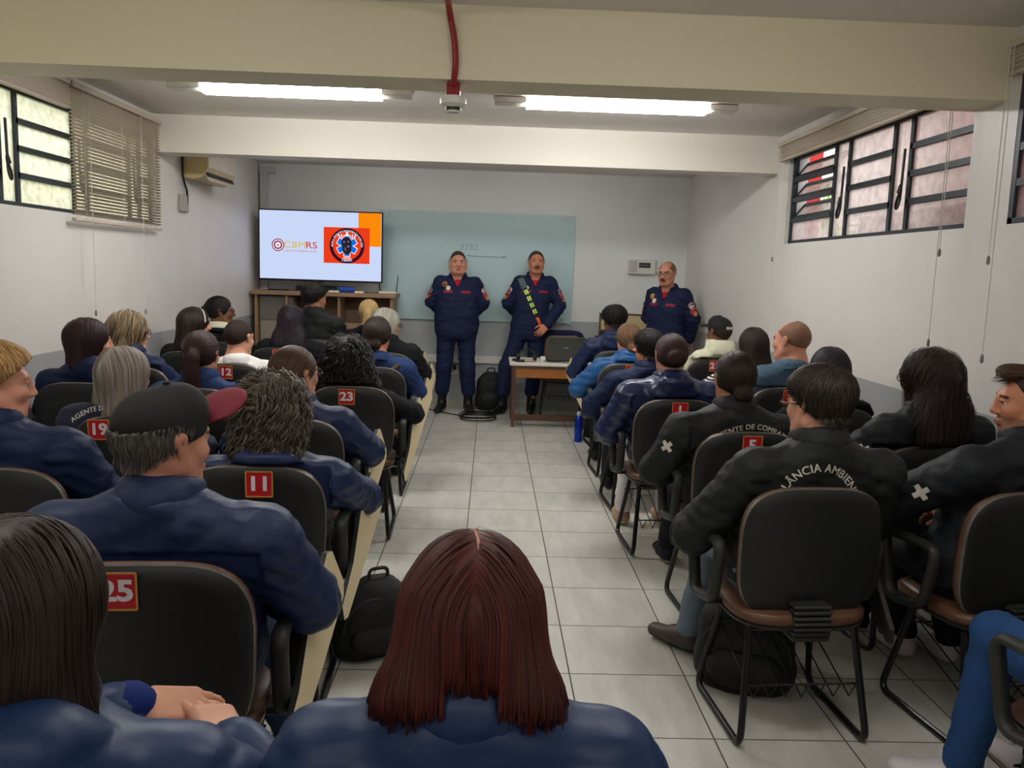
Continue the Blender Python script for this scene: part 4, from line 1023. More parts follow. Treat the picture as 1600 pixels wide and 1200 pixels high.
def strands(prims,V,N_,n,steps,step,flow,width,rng,curl=(0,0),lift=.002,zmin=-9,fall=True,seed=0,stop=None):
    w=np.clip(.25+N_[:,2]*.5+.5,0.05,1); w=w/w.sum()
    i=rng.choice(len(V),n,p=w); P=V[i]+rng.normal(size=(n,3))*.004
    path=[];nor=[]; e=.002
    def grad(P):
        d0=evalp(prims,P); g=np.stack([evalp(prims,P+np.eye(3)[k]*e)-d0 for k in range(3)],1)/e
        return d0,g/np.maximum(np.linalg.norm(g,axis=1),1e-6)[:,None]
    off=lift*rng.uniform(-.2,1.6,n); zm=zmin+rng.uniform(-.012,.012,n)
    for s in range(steps):
        d,g=grad(P); d=np.clip(d,-.01,.02)
        k=(g[:,2]>-.55) if fall else np.ones(n,bool)
        P=P-np.where(k,1,0)[:,None]*g*(d-off)[:,None]
        path.append(P.copy()); nor.append(g)
        t=flow(P,g); t=t-np.where(k,1,0)[:,None]*g*np.sum(t*g,1)[:,None]; t/=np.maximum(np.linalg.norm(t,axis=1),1e-6)[:,None]
        mv=P[:,2]>zm
        if stop: mv=mv&~stop(P)
        P=P+t*step*mv[:,None]
    path=np.stack(path,1);nor=np.stack(nor,1)          # n,steps,3
    T=np.gradient(path,axis=1); T/=np.maximum(np.linalg.norm(T,axis=2),1e-6)[:,:,None]
    B=np.cross(T,nor); B/=np.maximum(np.linalg.norm(B,axis=2),1e-6)[:,:,None]
    s_=np.arange(steps)[None,:]
    if curl[0]:
        ph=rng.uniform(0,6.3,(n,1)); fr=curl[1]*rng.uniform(.7,1.3,(n,1)); am=curl[0]*rng.uniform(.5,1.3,(n,1))
        path=path+(B*np.sin(s_*fr+ph)[:,:,None]+nor*(.8*np.cos(s_*fr+ph)+.5)[:,:,None])*am[:,:,None]
    wd=width*rng.uniform(.6,1.3,(n,1))*np.clip(1.15-(s_/(steps-1))**2.5,.12,1)*np.clip(.35+s_/2.,0,1)
    a=path-B*wd[:,:,None]; b=path+B*wd[:,:,None]; c=path+nor*wd[:,:,None]*.7
    VV=np.stack([a,c,b],2).reshape(-1,3)
    base=(np.arange(n)[:,None]*steps+np.arange(steps-1)[None,:]).ravel()*3
    Q=np.concatenate([np.stack([base,base+1,base+4,base+3],1),np.stack([base+1,base+2,base+5,base+4],1)])
    return VV,Q
def flow_down(part=0.,spread=.5):
    def f(P,g):
        o=np.stack([np.sign(P[:,0]-part)*spread*np.clip((P[:,2]-.02)/.08,0,1)*1.6,-.25*np.clip((P[:,2]+.0)/.1,0,1),-np.ones(len(P))],1); return o
    return f
def flow_to(pt):
    pt=np.array(pt,float)
    return lambda P,g: (pt-P)/np.maximum(np.linalg.norm(pt-P,axis=1),.01)[:,None]
def flow_whorl(up=.15):
    def f(P,g):
        c=np.array([0.01,-.07,.115]); d=P-c; return d/np.maximum(np.linalg.norm(d,axis=1),.01)[:,None]*.5+np.array([0,0,-1.])*.55+g*up
    return f
def flow_fwd(P,g): return np.broadcast_to(np.array([0.15,.9,.15]),P.shape)+g*.5
def make_hair(par,R,t,sc,st,mt,near=1,L=.2,th=.014,w=.1,curl=None,part=0.,seed=1,name='hair',n=None):
    rng=np.random.default_rng(seed); pr=hair_style(st,L,th,w)
    step=.0065 if near>1 else .009
    V,Q=mesh_sdf(pr,step); N_=normals(V,Q)
    if st in('curly','bigcurly'): V=V+N_*(folds(V,seed,22)*.012)[:,None]
    elif st=='short': V=V+N_*(folds(V,seed,30)*.004)[:,None]
    elif st in('wavy',): V=V+N_*(folds(V,seed,14)*.006)[:,None]
    G=(lambda v: clampback(v@np.asarray(R).T*sc+t)) if st in('long','wavy','split','curly','bigcurly') else (lambda v: v@np.asarray(R).T*sc+t)
    qm=QM().add(G(V),Q)
    if st not in('buzz',) and mt not in('buzz','buzzbald','buzzdark'):
        n=n or {0:240,1:600,2:2600}[near]; wd={0:.0034,1:.0024,2:.00135}[near]
        if st in('long','wavy','split','bob','halfup'): stp,ss,fl=14 if near>1 else 9,.016 if near>1 else .02,flow_down(part)
        elif st in('curly','bigcurly'): stp,ss,fl=13,.0085,flow_down(part,.8); n=int(n*.4); wd*=2.6
        elif st in('bun','lowbun'): stp,ss,fl=9,.011,flow_to((0,-.13,-.012) if st=='bun' else (.008,-.12,-.06))
        elif st=='pony': stp,ss,fl=10,.013,lambda P,g: np.where((P[:,1]>-.118)[:,None],flow_to((0,-.122,.03))(P,g),np.array([0,0,-1.]))
        elif st=='quiff': stp,ss,fl=6,.008,flow_whorl(.4)
        else: stp,ss,fl=6,.0056,flow_whorl(.5); n=int(n*1.5); wd*=1.25
        stp_=(lambda P:(.62*P[:,1]-.78*P[:,2]>-.0094+.003)|(.868*P[:,1]-.496*P[:,2]>.868*.082-.496*.066+.004)) if st in('short','undercap') else (lambda P:(np.abs(P[:,0]-.004)<.032)&(P[:,2]<-.050)&(P[:,1]<-.02)) if st=='split' else None
        if st=='undercap': stp,ss,fl=5,.006,flow_down()
        cu=curl or ((.0,0))
        if st=='wavy' and not curl: cu=(.009,.55)
        if st in('curly','bigcurly') and not curl: cu=(.011,.75)
        a,b=strands(pr,V,N_,n,stp,ss,fl,wd,rng,cu,zmin=-L+.004 if st in('long','wavy','split','bob','halfup','pony') else -9,lift=.008 if 'curly' in st else .0045 if st=='short' else .0025,stop=stp_)
        qm.add(G(a),b)
    return qm.build(name,HM[mt],par)
# ---- hands : wrist at origin, fingers along +y, back of the hand up (+z), thumb to +x for side=+1
def hand_geo(side=1,curl=.5,step=.0042,spread=1.):
    key=(side,curl,step,spread)
    if key in _HG: return _HG[key]
    P=[cap((0,-.025,0),(0,.01,0),.024,.025,.0,sq=(1,1,.78)),
       bx((0,.05,0),(.040,.045,.014),.013,.014)]
    for i,(x,l,r) in enumerate(((.030,.074,.0088),(.010,.082,.0092),(-.010,.077,.0088),(-.029,.060,.0078))):
        a=np.array([x,.088-.004*abs(i-1),0.]); ang=-curl*(.5+.1*i); seg=(l*.45,l*.32,l*.23)
        sx=spread*(x*1.2)
        for k,s in enumerate(seg):
            b=a+np.array([sx*s*2,math.cos(ang)*s,math.sin(ang)*s]); P.append(cap(a,b,r-k*.0009,r-(k+1)*.0009,.004 if k else .008)); a=b; ang-=curl*.95
    a=np.array([.034,.022,-.004]); d=np.array([.62,.70,-.35]); d/=np.linalg.norm(d)
    b=a+d*.034; P.append(cap(a,b,.014,.0115,.014)); d2=np.array([.28,.85,-.45]); d2/=np.linalg.norm(d2); c=b+d2*.03; P.append(cap(b,c,.0115,.010,.004)); e=c+np.array([.0,.9,-.43])*.022; P.append(cap(c,e,.010,.0085,.004))
    V,Q=mesh_sdf(P,step)
    if side<0: V=V*np.array([-1,1,1]); Q=Q[:,::-1]
    _HG[key]=(V,Q); return V,Q
_HG={}
def frame(fwd,up):
    f=np.array(fwd,float);f/=np.linalg.norm(f); u=np.array(up,float);u-=f*(u@f);u/=np.linalg.norm(u); return np.stack([np.cross(f,u),f,u],1)
A=np.array
def shoe_geo(kind='shoe'):
    if kind in _SH: return _SH[kind]
    P=[cap((0,-.055,.048),(0,.02,.05),.040,.042,.0,sq=(.92,1,1)),cap((0,.02,.042),(0,.135,.034),.043,.035,.03,sq=(1.05,1,.85)),cap((0,-.05,.05),(0,-.045,.09),.038,.040,.03)]
    if kind=='boot': P+=[cap((0,-.045,.06),(0,-.05,.27),.045,.055,.03,sq=(1,1.1,1))]
    P+=[half((0,0,-1),-.004)]
    V,Q=mesh_sdf(P,.010); z=V[Q].mean(1)[:,2]
    _SH[kind]=(V,Q,(z<.026).astype(int)); return _SH[kind]
_SH={}
def glasses(par,R,t,sc,m=None):
    p=PM()
    for s in(-1,1):
        p.tube([(s*.033+.022*math.cos(a),.103,.004+.017*math.sin(a)) for a in np.linspace(0,2*PI,17)[:-1]],.0022,6,closed=True)
        p.tube([(s*.055,.101,.008),(s*.078,.085,.008),(s*.083,.0,.008),(s*.081,-.02,-.006)],.0022,6)
    p.tube([(-.012,.104,.008),(.012,.104,.008)],.0022,6)
    M=Matrix(np.asarray(R).tolist()).to_4x4(); M=Matrix.Translation(t)@M@Matrix.Scale(sc,4)
    return p.xf(M).build('glasses',m or M_glass,par,smooth=True)

def cast_text(par,jack,body,size,cx,cz,arc=None,bold=.02,name='jacket_lettering',m=None,y0=-1.,dirn=1,space=1.05,geo=None,rot=0.):
    """lays flat lettering onto the cloth from behind (dirn=+1) or from the front"""
    me=jack.data; bvh=BVHTree.FromPolygons([v.co[:] for v in me.vertices],[tuple(q.vertices) for q in me.polygons])
    V,F=geo or text_geo(body,size,bold,'CENTER',space)
    if arc: V=bend(V,arc); V=[(x,z-arc,0) for x,z,_ in V]
    out=[];ok=[]
    for x,z,_ in V:
        X,Z=(x*math.cos(rot)-z*math.sin(rot),x*math.sin(rot)+z*math.cos(rot)); X=X*dirn+cx; Z=Z+cz
        h=bvh.ray_cast(Vector((X,y0*dirn,Z)),Vector((0,dirn,0)))
        ok.append(h[0] is not None); out.append((X,h[0].y-.004*dirn if h[0] else 0,Z))
    F=[f for f in F if all(ok[i] for i in f)]
    if not F: return None
    return PM().add(out,F).build(name,m or M_ltr,jack)
def cast_pt(jack,o,d,geo,size,m,name,up=(0,0,1),lift=.004):
    """sticks a flat shape (x,z polygons) on the cloth where the ray o->d meets it"""
    me=jack.data; bvh=BVHTree.FromPolygons([v.co[:] for v in me.vertices],[tuple(q.vertices) for q in me.polygons])
    h=bvh.ray_cast(Vector(o),Vector(d).normalized())
    if h[0] is None: return None
    n=h[1] if h[1].dot(Vector(d))<0 else -h[1]
    n=(n*.5-Vector(d).normalized()*.8).normalized()
    u=Vector(up); u=(u-n*u.dot(n)).normalized(); r=u.cross(n)
    p=PM(); G=[]
    for poly in geo:
        if len(poly)==4:
            a,b,c,d=[A(q) for q in poly]
            for i in range(6):
                for j in range(2):
                    g=lambda u,v:tuple((a*(1-u)+b*u)*(1-v)+(d*(1-u)+c*u)*v)
                    G.append([g(i/6,j/2),g((i+1)/6,j/2),g((i+1)/6,(j+1)/2),g(i/6,(j+1)/2)])
        else: G.append(poly)
    for poly in G:
        vs=[]
        for x,z in poly:
            q=h[0]+(r*x+u*z)*size; k=bvh.ray_cast(q+n*.1,-n,.2); vs.append((k[0] if k[0] else q)+n*lift)
        p.add(vs,[tuple(range(len(vs)))])
    return p.build(name,m,jack)
CROSS=[rect(-.5,.5,-.16,.16),rect(-.16,.16,-.5,-.16),rect(-.16,.16,.16,.5)]
CROSSX=[[(x*.8-z*.6,x*.6+z*.8) for x,z in q] for q in CROSS]

def clampback(V,m=.003):
    u,v=V[:,0],V[:,2]-.655; ym=-.185+.062+.32*u*u-.10*v+.12*v*v+m
    k=(np.abs(u)<.25)&(v<.241)&(v>-.26)
    V=V.copy(); V[:,1]=np.where(k&(V[:,1]<ym),ym+(V[:,1]-ym)*.02,V[:,1]); return V
def person(label,J,head,skin_='fair',jacket=None,trousers='darkp',shoes=('shoe',M_boot,M_soled),hair=None,fine=.006,W=1.,hs=1.05,fat=0.,male=True,beard=False,loc=(0,0),rz=0.,
           collar='stand',hands=True,sleeve=1.,bm=None,jname='jacket',seed=1,puff=0.,wr=.005,jr=0.,hcurl=.5,tname='trousers',brow='dark',extra=(),bulk=1.,standing=False,vneck=False,low=None):
    """J: joints in person space (facing +y).  head=(pos, yaw, pitch)"""
    hp,hyaw,hpit=head; hp=A(hp,float); R=rotz(hyaw)@rotx(hpit)
    nb=A(J['nb'],float); hip=A(J['hip'],float); sh=J['sh'];el=J['el'];wrp=J['wr'];hj=J['hj'];kn=J['kn'];an=J['an']
    hd=[moved(p,R,hp,hs) for p in head_prims(male,fat)]
    z0,z1=hip[2]-.10,nb[2]; wd=W**.5
    def torso(o,top=0.,lo=None):
        zs=[z0 if lo is None else lo,hip[2]+.02,hip[2]+(z1-hip[2])*.36,hip[2]+(z1-hip[2])*.66,z1-.10,z1-.035,z1+.01]
        f=[(z-hip[2])/(z1-hip[2]) for z in zs]
        cx=[hip[0]+(nb[0]-hip[0])*max(q,0) for q in f]; cy=[hip[1]+(nb[1]-hip[1])*max(q,0)+J.get('bow',-.02)*math.sin(PI*min(max(q,0),1)) for q in f]
        bf=.02*(W-1)*4
        return loft(zs,cx,cy,[.172*W*bulk+o,.178*W*bulk+o,(.158+bf)*W*bulk+o,.172*W+o,.158*W+o*.8,.10*W+o*.6+top*.3,.055+o*.4+top],[.112*wd*bulk+o,.118*wd*bulk+o,(.105+bf)*wd*bulk+o,.110*wd+o,.090*wd+o,.068*wd+o*.7+top*.45,.05+o*.5+top*.8],2.35,.03)
    B=[torso(-.012,lo=z0)]; fd=[A(q)/np.linalg.norm(q) for q in J.get('ft',((0,1.,0),(0,1.,0)))]
    for s in(0,1):
        B+=[cap(nb+A([(-.05,.05)[s],0,-.04]),A(sh[s]),.05,.052,.05),cap(sh[s],el[s],.05,.042,.03),cap(el[s],wrp[s],.04,.027,.02),
            cap(hj[s],kn[s],.075,.052,.05),cap(kn[s],an[s],.05,.036,.03),cap(an[s],A(an[s])+fd[s]*.085+A([0,0,-.045]),.033,.024,.02)]
    prims=B[:1]+B[1:]
    neck=cap(hp+R@A([0,-.03,-.09])*hs,nb+A([0,.005,-.05]),.05+fat*.9,.06+fat*.6,.03)
    ff=(hp-A([.105,.13,.15])*hs*1.02,hp+A([.105,.14,.125])*hs*1.02)
    V,Q=mesh_sdf(prims+[neck]+hd,.017,ff,fine)
    if not standing: V=clampback(V,.012)
    H=((V-hp)@R)/hs
    lab=head_labels(H,0,beard); lab[(np.abs(H)>.2).any(1)]=0
    m=np.max(lab[Q],1); m=np.where(np.sum(lab[Q]>0,1)>=2,m,0)
    qm=QM().add(V,Q,m)
    if hands:
        for s in(0,1):
            d=J.get('hd',(None,None))[s]
            if d is None:
                f=A(wrp[s])-A(el[s]); f=f/np.linalg.norm(f); d=(f+A([0,.3,-.15]),A([0,0,1.]))
            if d is False: continue
            hv,hq=hand_geo((-1 if s else 1),hcurl,.0042 if fine<.005 else .0055)
            qm.add(hv@frame(d[0],d[1]).T+A(wrp[s])+A(d[0])/np.linalg.norm(d[0])*.01,hq)
    root=qm.build('person',[SK[skin_],M_lip,M_eyew,M_iris,HM.get(brow,HM['dark']),HM['stubble']])
    root.location=(loc[0],loc[1],0); root.rotation_euler=(0,0,rz); tag(root,label,'person')
    # trousers
    tp=[torso(.004,lo=hip[2]-.115)]; tp[0]=loft([hip[2]-.115,hip[2]-.05,hip[2]+.06,hip[2]+.13],hip[0],[hip[1]]*4,[.15*W*bulk,.182*W*bulk,.178*W*bulk,.165*W*bulk],[.11*W*bulk,.128*W*bulk,.122*W*bulk,.112*W*bulk],2.4,.04)
    for s in(0,1):
        if standing: tp+=[cap(hj[s],kn[s],.098*W**.5,.079*W**.5,.03),cap(kn[s],A(an[s])+A([0,-.005,.15]),.079*W**.5,.073*W**.5,.03)]
        else: tp+=[cap(hj[s],kn[s],.090*W*bulk,.066,.05),cap(kn[s],A(an[s])+A([0,-.005,.03]),.064,.054,.03)]
    tr=sdf_obj(tname,tp,.014 if fine>.005 else .011,CM[trousers] if isinstance(trousers,str) else trousers,root,wr=.006,seed=seed+3,f=9)
    for s in(0,1):
        sv,sq,smi=shoe_geo(shoes[0]); d=J.get('ft',(A([0,1,0]),A([0,1,0])))[s]; a=math.atan2(-d[0],d[1])
        so=QM().add(sv@rotz(a).T+A([an[s][0],an[s][1]+.04*d[1],an[s][2]-.085])+A([.04*d[0],0,0]),sq,smi).build('boot' if shoes[0]=='boot' else 'shoe',[shoes[1],shoes[2]],root)
        if shoes[1] in(M_snk,M_canv):
            p=PM()
            for k in range(4): p.tube([(-.026,.02+k*.022,.076-k*.009),(0,.024+k*.022,.088-k*.009),(.026,.02+k*.022,.076-k*.009)],.004,5)
            if shoes[1]is M_snk:
                p.tube(fillet([(0,.01,.09),(.03,-.01,.13),(.045,.01,.12),(.01,.02,.092)],.02),.004,5)
            p.xf(Matrix.Translation((an[s][0]+.04*d[0],an[s][1]+.04*d[1],an[s][2]-.085))@Matrix.Rotation(a,4,'Z')).build('laces',M_lace,so)
    # jacket
    jk=None
    if jacket:
        cp=None
        o=.016+jr; jb=.078+jr
        jp=[torso(o,.03 if collar in('stand','hood') else 0.,lo=(hip[2]-.06 if not standing else hip[2]-.09) if low is None else low)]
        for s in(0,1):
            e=A(el[s]);w_=A(wrp[s]); cut=sleeve
            jp+=[cap(nb+A([(-.055,.055)[s],0,-.045]),A(sh[s])+A([0,0,-.004]),.056+jr*.5,.070+jr,.05)]
            if cut<1: jp+=[cap(sh[s],A(sh[s])+(e-A(sh[s]))*cut,.073+jr,.072,.04)]
            else:
                jp+=[cap(sh[s],e,.078+jr,.068+jr,.03),cap(e,e+(w_-e)*.90,.066+jr,.054+jr*.6,.02),cap(e+(w_-e)*.90,e+(w_-e)*.95,.045+jr*.4,.043+jr*.4,.008)]
        if collar=='stand':
            cp=[moved(loft([-.07,0,.036,.048],[0]*4,[0,.004,.012,.014],[.080,.1005,.096,.090],[.076,.0965,.092,.087],2.2,.012),rotx(-.34),nb+A([0,.004,0]))]
        if collar=='hood':
            cp=[moved(loft([-.07,0,.035,.045],[0]*4,[0,.004,.010,.012],[.080,.102,.098,.092],[.076,.096,.092,.087],2.2,.015),rotx(-.30),nb+A([0,.004,0]))]
            jp+=[ell(nb+A([0,-.085,-.055]),(.125,.05,.085),.03),ell(nb+A([0,-.10,-.005]),(.10,.045,.04),.02),ell(nb+A([0,-.108,.018]),(.055,.018,.02),.012,'sub')]
        if collar=='crew': cp=[moved(loft([-.06,0,.012,.018],[0]*4,[0,.004,.008,.010],[.105,.090,.078,.072],[.095,.084,.074,.068],2.2,.012),rotx(-.30),nb+A([0,.004,0]))]
        if collar=='hoodup':
            jp+=[loft([nb[2]-.05,nb[2]+.0,nb[2]+.07],[nb[0]]*3,[nb[1]+.0,nb[1]+.0,nb[1]+.01],[.13,.125,.11],[.11,.115,.10],2.2,.03)]
        hole=cap(nb+A([0,.014,-.01 if collar!='crew' else .012]),nb+A([0,.05,.14]),.074 if collar!='crew' else .060,.080,.006,'sub')
        if collar!='none': jp.append(hole)
        vn=[cap(nb+A([0,.135,-.11]),nb+A([0,.095,.05]),.016,.072,.006,'sub')] if vneck else []
        jp+=vn
        jp+=list(extra)
        jm=CM[jacket] if isinstance(jacket,str) else jacket
        V,Q=mesh_sdf(jp,.0095 if fine<.0055 else .0125)
        N_=normals(V,Q)
        dd=folds(V,seed,9)*wr*1.5+folds(V,seed+9,24)*wr*.5
        for s in(0,1):
            e=A(el[s]); ax=A(wrp[s])-A(sh[s]); ax/=np.linalg.norm(ax); q=V-e; d2=np.sum(q*q,1)
            t=q@ax; dd=dd+.0042*np.exp(-d2/.014)*np.sin(t*2*PI/.043+26*q[:,0]+17*q[:,2]+2*np.sin(q[:,2]*40)+seed)
            q=V-A(sh[s])-A([0,0,-.09]); d2=np.sum(q*q,1); dd=dd+.005*np.exp(-d2/.010)*np.sin((q@A([.5,.2,.85]))*2*PI/.045+s)
        if puff: dd=dd*.5+puff*(np.abs(np.sin(V[:,2]*PI/.062+1.2*V[:,1]))**.6-.6)
        V=V+N_*dd[:,None]
        if not standing: V=clampback(V)
        jk=QM().add(V,Q).build(jname,jm,root)
        if cp: 
            cv,cq=mesh_sdf(cp+[hole]+vn,.0065 if fine<.0055 else .009); cv=cv+normals(cv,cq)*(folds(cv,seed+4,18)*.003)[:,None]
            QM().add(cv,cq).build('collar',jm,jk)
    # hair
    ho=None
    if hair:
        h=dict(hair); st=h.pop('st'); mt=h.pop('m'); ho=make_hair(root,R,hp,hs,st,mt,seed=seed,**h)
    return dict(root=root,jacket=jk,hair=ho,R=R,hp=hp,hs=hs,nb=nb,J=J,trousers=tr)
# ------------------------------------------------------------------ the people in the room
def seated(top,chair,yaw=0.,pitch=0.,hs=1.05,W=1.,hr=.018,el=None,wr=None,kn=None,an=None,dip=.10,ft=None,hd=None,bow=.02,shx=.19,lean=0.,nbo=0.):
    """top = world point of the hair top ; everything else in chair space"""
    x,y,rz,*_=[c[1:] for c in CHAIRS if c[0]==chair][0]; rz=math.radians(rz)
    c,s=math.cos(-rz),math.sin(-rz); dx,dy=top[0]-x,top[1]-y
    hx,hy=c*dx-s*dy,s*dx+c*dy; hz=top[2]-(.115+hr)*hs
    nb=A([hx+lean,hy-.045,hz-.118*hs+nbo]); hip=A([0,.02,.565])
    d=dip; sh=(nb+A([-shx*W,.0,-d]),nb+A([shx*W,.0,-d]))
    el=el or [None,None]; wr=wr or [None,None]
    E=[A(el[i]) if el[i] is not None else A([(nb[0]*.5-.275*W),.06,.70]) if i==0 else A([nb[0]*.5+.275*W,.06,.70]) for i in(0,1)]
    Wp=[A(wr[i]) if wr[i] is not None else A([(-1,1)[i]*.12,.29,.655]) for i in(0,1)]
    kn=kn or [(-.12,.42,.52),(.12,.42,.52)]; an=an or [(-.13,.40,.09),(.13,.40,.09)]
    J=dict(nb=nb,hip=hip,sh=sh,el=E,wr=Wp,hj=(A([-.09,.03,.545]),A([.09,.03,.545])),kn=[A(k) for k in kn],an=[A(k) for k in an],bow=bow)
    if ft: J['ft']=[A(f) for f in ft]
    if hd: J['hd']=hd
    r=math.radians
    return J,((hx,hy,hz),r(yaw)-rz,r(pitch)),dict(loc=(x,y),rz=rz,W=W,hs=hs)
def cap_obj(P,dome,brim=None,tilt=.1,strip=False):
    R,hp,hs,root=P['R'],P['hp'],P['hs'],P['root']
    T=lambda V: V@R.T*hs+hp
    V,Q=mesh_sdf([ell((0,-.014,.040),(.087,.108,.088),.0),ell((0,.03,.075),(.072,.066,.062),.02),half((0,.22,-1),-.004),ell((0,-.125,.012),(.036,.03,.026),.004,'sub')],.006)
    o=QM().add(T(V),Q).build('baseball_cap',dome,root)
    V,Q=mesh_sdf([ell((0,.07,.0),(.080,.080,.022),.0),ell((0,.055,-.012),(.095,.11,.022),.003,'sub'),half((0,-1,0),-.0)],.005); V=V@rotx(tilt).T+A([0,.075,.03])
    QM().add(T(V),Q).build('brim',brim or dome,o)
    V,Q=mesh_sdf([ell((0,-.0,.136),(.009,.009,.005),.0)],.0025); QM().add(T(V),Q).build('top_button',dome,o)
    if strip:
        p=PM(); p.box(-.03,.03,-.121,-.117,.035,.055); p.v=[tuple(T(A(v))) for v in p.v]; p.build('back_strip',M_ltr,o)
    return o
def head_tube(P,pts,r,m,name,closed=False):
    p=PM().tube(pts,r,8,closed); p.v=[tuple(A(v)@P['R'].T*P['hs']+P['hp']) for v in p.v]; return p.build(name,m,P['root'],smooth=True)
def seat_person(label,key,chair,yaw=0,pitch=0,hr=.018,pose=None,W=1.,hs=1.05,**k):
    J,h,kw=seated(TOP[key],chair,yaw,pitch,hs,W,hr,**(pose or {}))
    kw.update(k); return person(label,J,h,**kw)
TOP={'L1':(-0.592,1.05,1.229),'C1':(-0.014,1.12,1.206),'L2':(-0.769,2.0,1.273),'L3':(-1.65,2.84,1.270),'L4':(-0.748,2.94,1.184),'L5':(-1.628,3.8,1.171),'L6':(-0.878,3.84,1.198),'L7':(-1.577,4.66,1.187),'L8':(-2.224,4.75,1.229),'L9':(-2.302,5.463,1.228),'L10':(-0.814,4.9,1.163),'L11':(-1.713,5.82,1.167),'L12':(-1.627,6.96,1.229),'L13':(-2.243,6.494,1.214),'L14':(-2.303,7.296,1.271),'L15':(-1.611,7.82,1.381),'L16':(-0.776,5.86,1.224),'L17':(-0.830,6.84,1.232),'L18':(-1.120,7.86,1.262),
 'R1':(1.72,1.93,1.30),'R2':(1.885,2.86,1.302),'R3':(1.138,2.85,1.272),'R4':(1.880,3.534,1.289),'R5':(1.129,3.82,1.236),'R6':(1.849,4.512,1.209),'R7':(1.921,5.320,1.302),'R8':(1.031,4.74,1.245),'R9':(1.070,5.62,1.208),'R10':(1.084,6.55,1.194),'R11':(1.12,7.62,1.277),'R12':(1.917,7.003,1.245),'R13':(1.927,6.110,1.209)}
def H(st,m,**k): return dict(st=st,m=m,**k)
SP=seat_person
SHOE=('shoe',M_boot,M_soled)

SHB=('shoe',M_bootbr,M_soled); SHW=('shoe',M_snk,M_sole); SHC=('shoe',M_canv,M_sole)
# ---------------- left of the aisle
PUFFHOOD=[cap((-.10,-.115,1.0),(.10,-.115,.99),.056,.056,.04),cap((-.15,-.03,.97),(-.10,-.115,1.0),.05,.056,.04),cap((.20,-.04,.91),(.10,-.115,.99),.05,.056,.04)]
P=SP('woman with long dark hair, steel blue puffer jacket and clasped hands, lower left corner','L1','cL1',0,-6,fine=.0045,male=False,jacket='tealblue',collar='stand',extra=PUFFHOOD,puff=.006,hair=H('long','dark',L=.185,w=.112,th=.016,near=2,part=.01,curl=(.002,.5),n=3600),
   pose=dict(el=((-.20,.14,.74),(.41,.10,.70)),wr=((.070,.305,.825),(.240,.225,.800)),shx=.2,nbo=.02,hd=((A([.95,.22,-.16]),A([.1,-.35,1.])),(A([-.5,.85,.12]),A([.25,.1,1.])))),W=1.05,hcurl=.28,seed=11)
def sleeve_band(P,i,t0,t1,r0,r1,m,name):
    e,w=P['J']['el'][i],P['J']['wr'][i]; a=e+(w-e)*t0; b=e+(w-e)*t1
    return sdf_obj(name,[cap(a,b,r0,r1,.01)],.008,m,P['jacket'],wr=.003,f=20)
sleeve_band(P,0,.45,.97,.060,.047,CM['royal'],'inner_sleeve'); sleeve_band(P,1,.88,.97,.046,.044,M_cuff,'ribbed_cuff')
P=SP('woman with wine red parted hair and steel blue jacket at the bottom centre','C1','cC1',0,-14,fine=.0045,male=False,jacket='tealblue',collar='stand',puff=.005,hair=H('split','wine',L=.088,w=.1,th=.010,near=2,part=.004,n=3600),W=1.02,seed=12,pose=dict(shx=.185,dip=.10,nbo=.042))
hp,R_,hs_=P['hp'],P['R'],P['hs']; pr=hair_style('split',.088,.010,.1); pts=[]
for y in np.linspace(.04,-.085,16):
    z=.14
    for _ in range(40):
        d=evalp(pr,A([[.004,y,z]]))[0]
        if d<.0008: break
        z-=d*.8
    pts.append(A([.004+.003*math.sin(y*60),y,z+.0008])@R_.T*hs_+hp)
C1=PM().tube(pts,[.0008]+[.0022]*14+[.0006],6).build('hair_parting',SK['rosy'],P['hair'])
P=SP('man in a black cap with maroon brim and navy jacket','L2','c25',-38,-3,fine=.0042,jacket='navy',collar='stand',hair=H('undercap','saltpepper',near=2,th=.008,n=1500),brow='saltpepper',W=1.14,jr=.008,skin_='rosy',trousers='darkjeans',shoes=SHB,
   pose=dict(el=((-.33,.06,.68),(.335,.05,.70)),wr=((-.12,.3,.66),(.14,.3,.66)),an=((-.1,.42,.09),(.20,.50,.09)),shx=.205),hr=.024,seed=13)
cap_obj(P,mat('black_cap_cotton',S(24,25,25),.8,bump=(160,.2,.001)),mat('maroon_brim',S(112,26,44),.75,bump=(160,.2,.001)),tilt=.6)
P=SP('woman with short blonde hair seen in profile, navy jacket, left edge','L3','cL3',-61,-2,fine=.004,male=False,fat=.010,jacket='navy2',collar='stand',hair=H('short','blonde',th=.022,near=2),W=1.12,jr=.01,skin_='rosy',brow='blonde',hs=1.08,seed=14,pose=dict(shx=.21))
P=SP('woman with grey brown curly hair and shiny navy hooded jacket before chair 11','L4','c11',-12,0,fine=.005,male=False,jacket='navy',collar='hood',hair=H('curly','greycurl',L=.175,w=.106,th=.022,near=2,n=3400),hr=.028,W=1.05,jr=.004,seed=15,pose=dict(el=((-.29,.08,.70),(.33,.16,.69)),wr=((-.12,.3,.66),(.16,.36,.68))))
P=SP('woman with shoulder length ash grey hair and dusty navy jacket with white lettering','L5','c19',-20,0,fine=.005,male=False,jacket='greypurple',collar='none',hair=H('bob','ash',L=.205,w=.104,th=.018,near=2,n=2200,part=-.01),seed=16,pose=dict(nbo=.03,shx=.2))
cast_text(P['root'],P['jacket'],'AGENTE DE COMBATE',.029,-.125,P['nb'][2]-.03,arc=.2)
P=SP('woman with tied brown hair, glasses and navy jacket behind the curly haired woman','L6','cL6',-38,0,fine=.005,male=False,jacket='navy',collar='stand',hair=H('lowbun','brown',th=.008,near=1,n=1500),W=1.06,jr=.004,seed=17,pose=dict(el=((-.28,.06,.7),(.33,.08,.69))))
glasses(P['root'],P['R'],P['hp'],P['hs'])
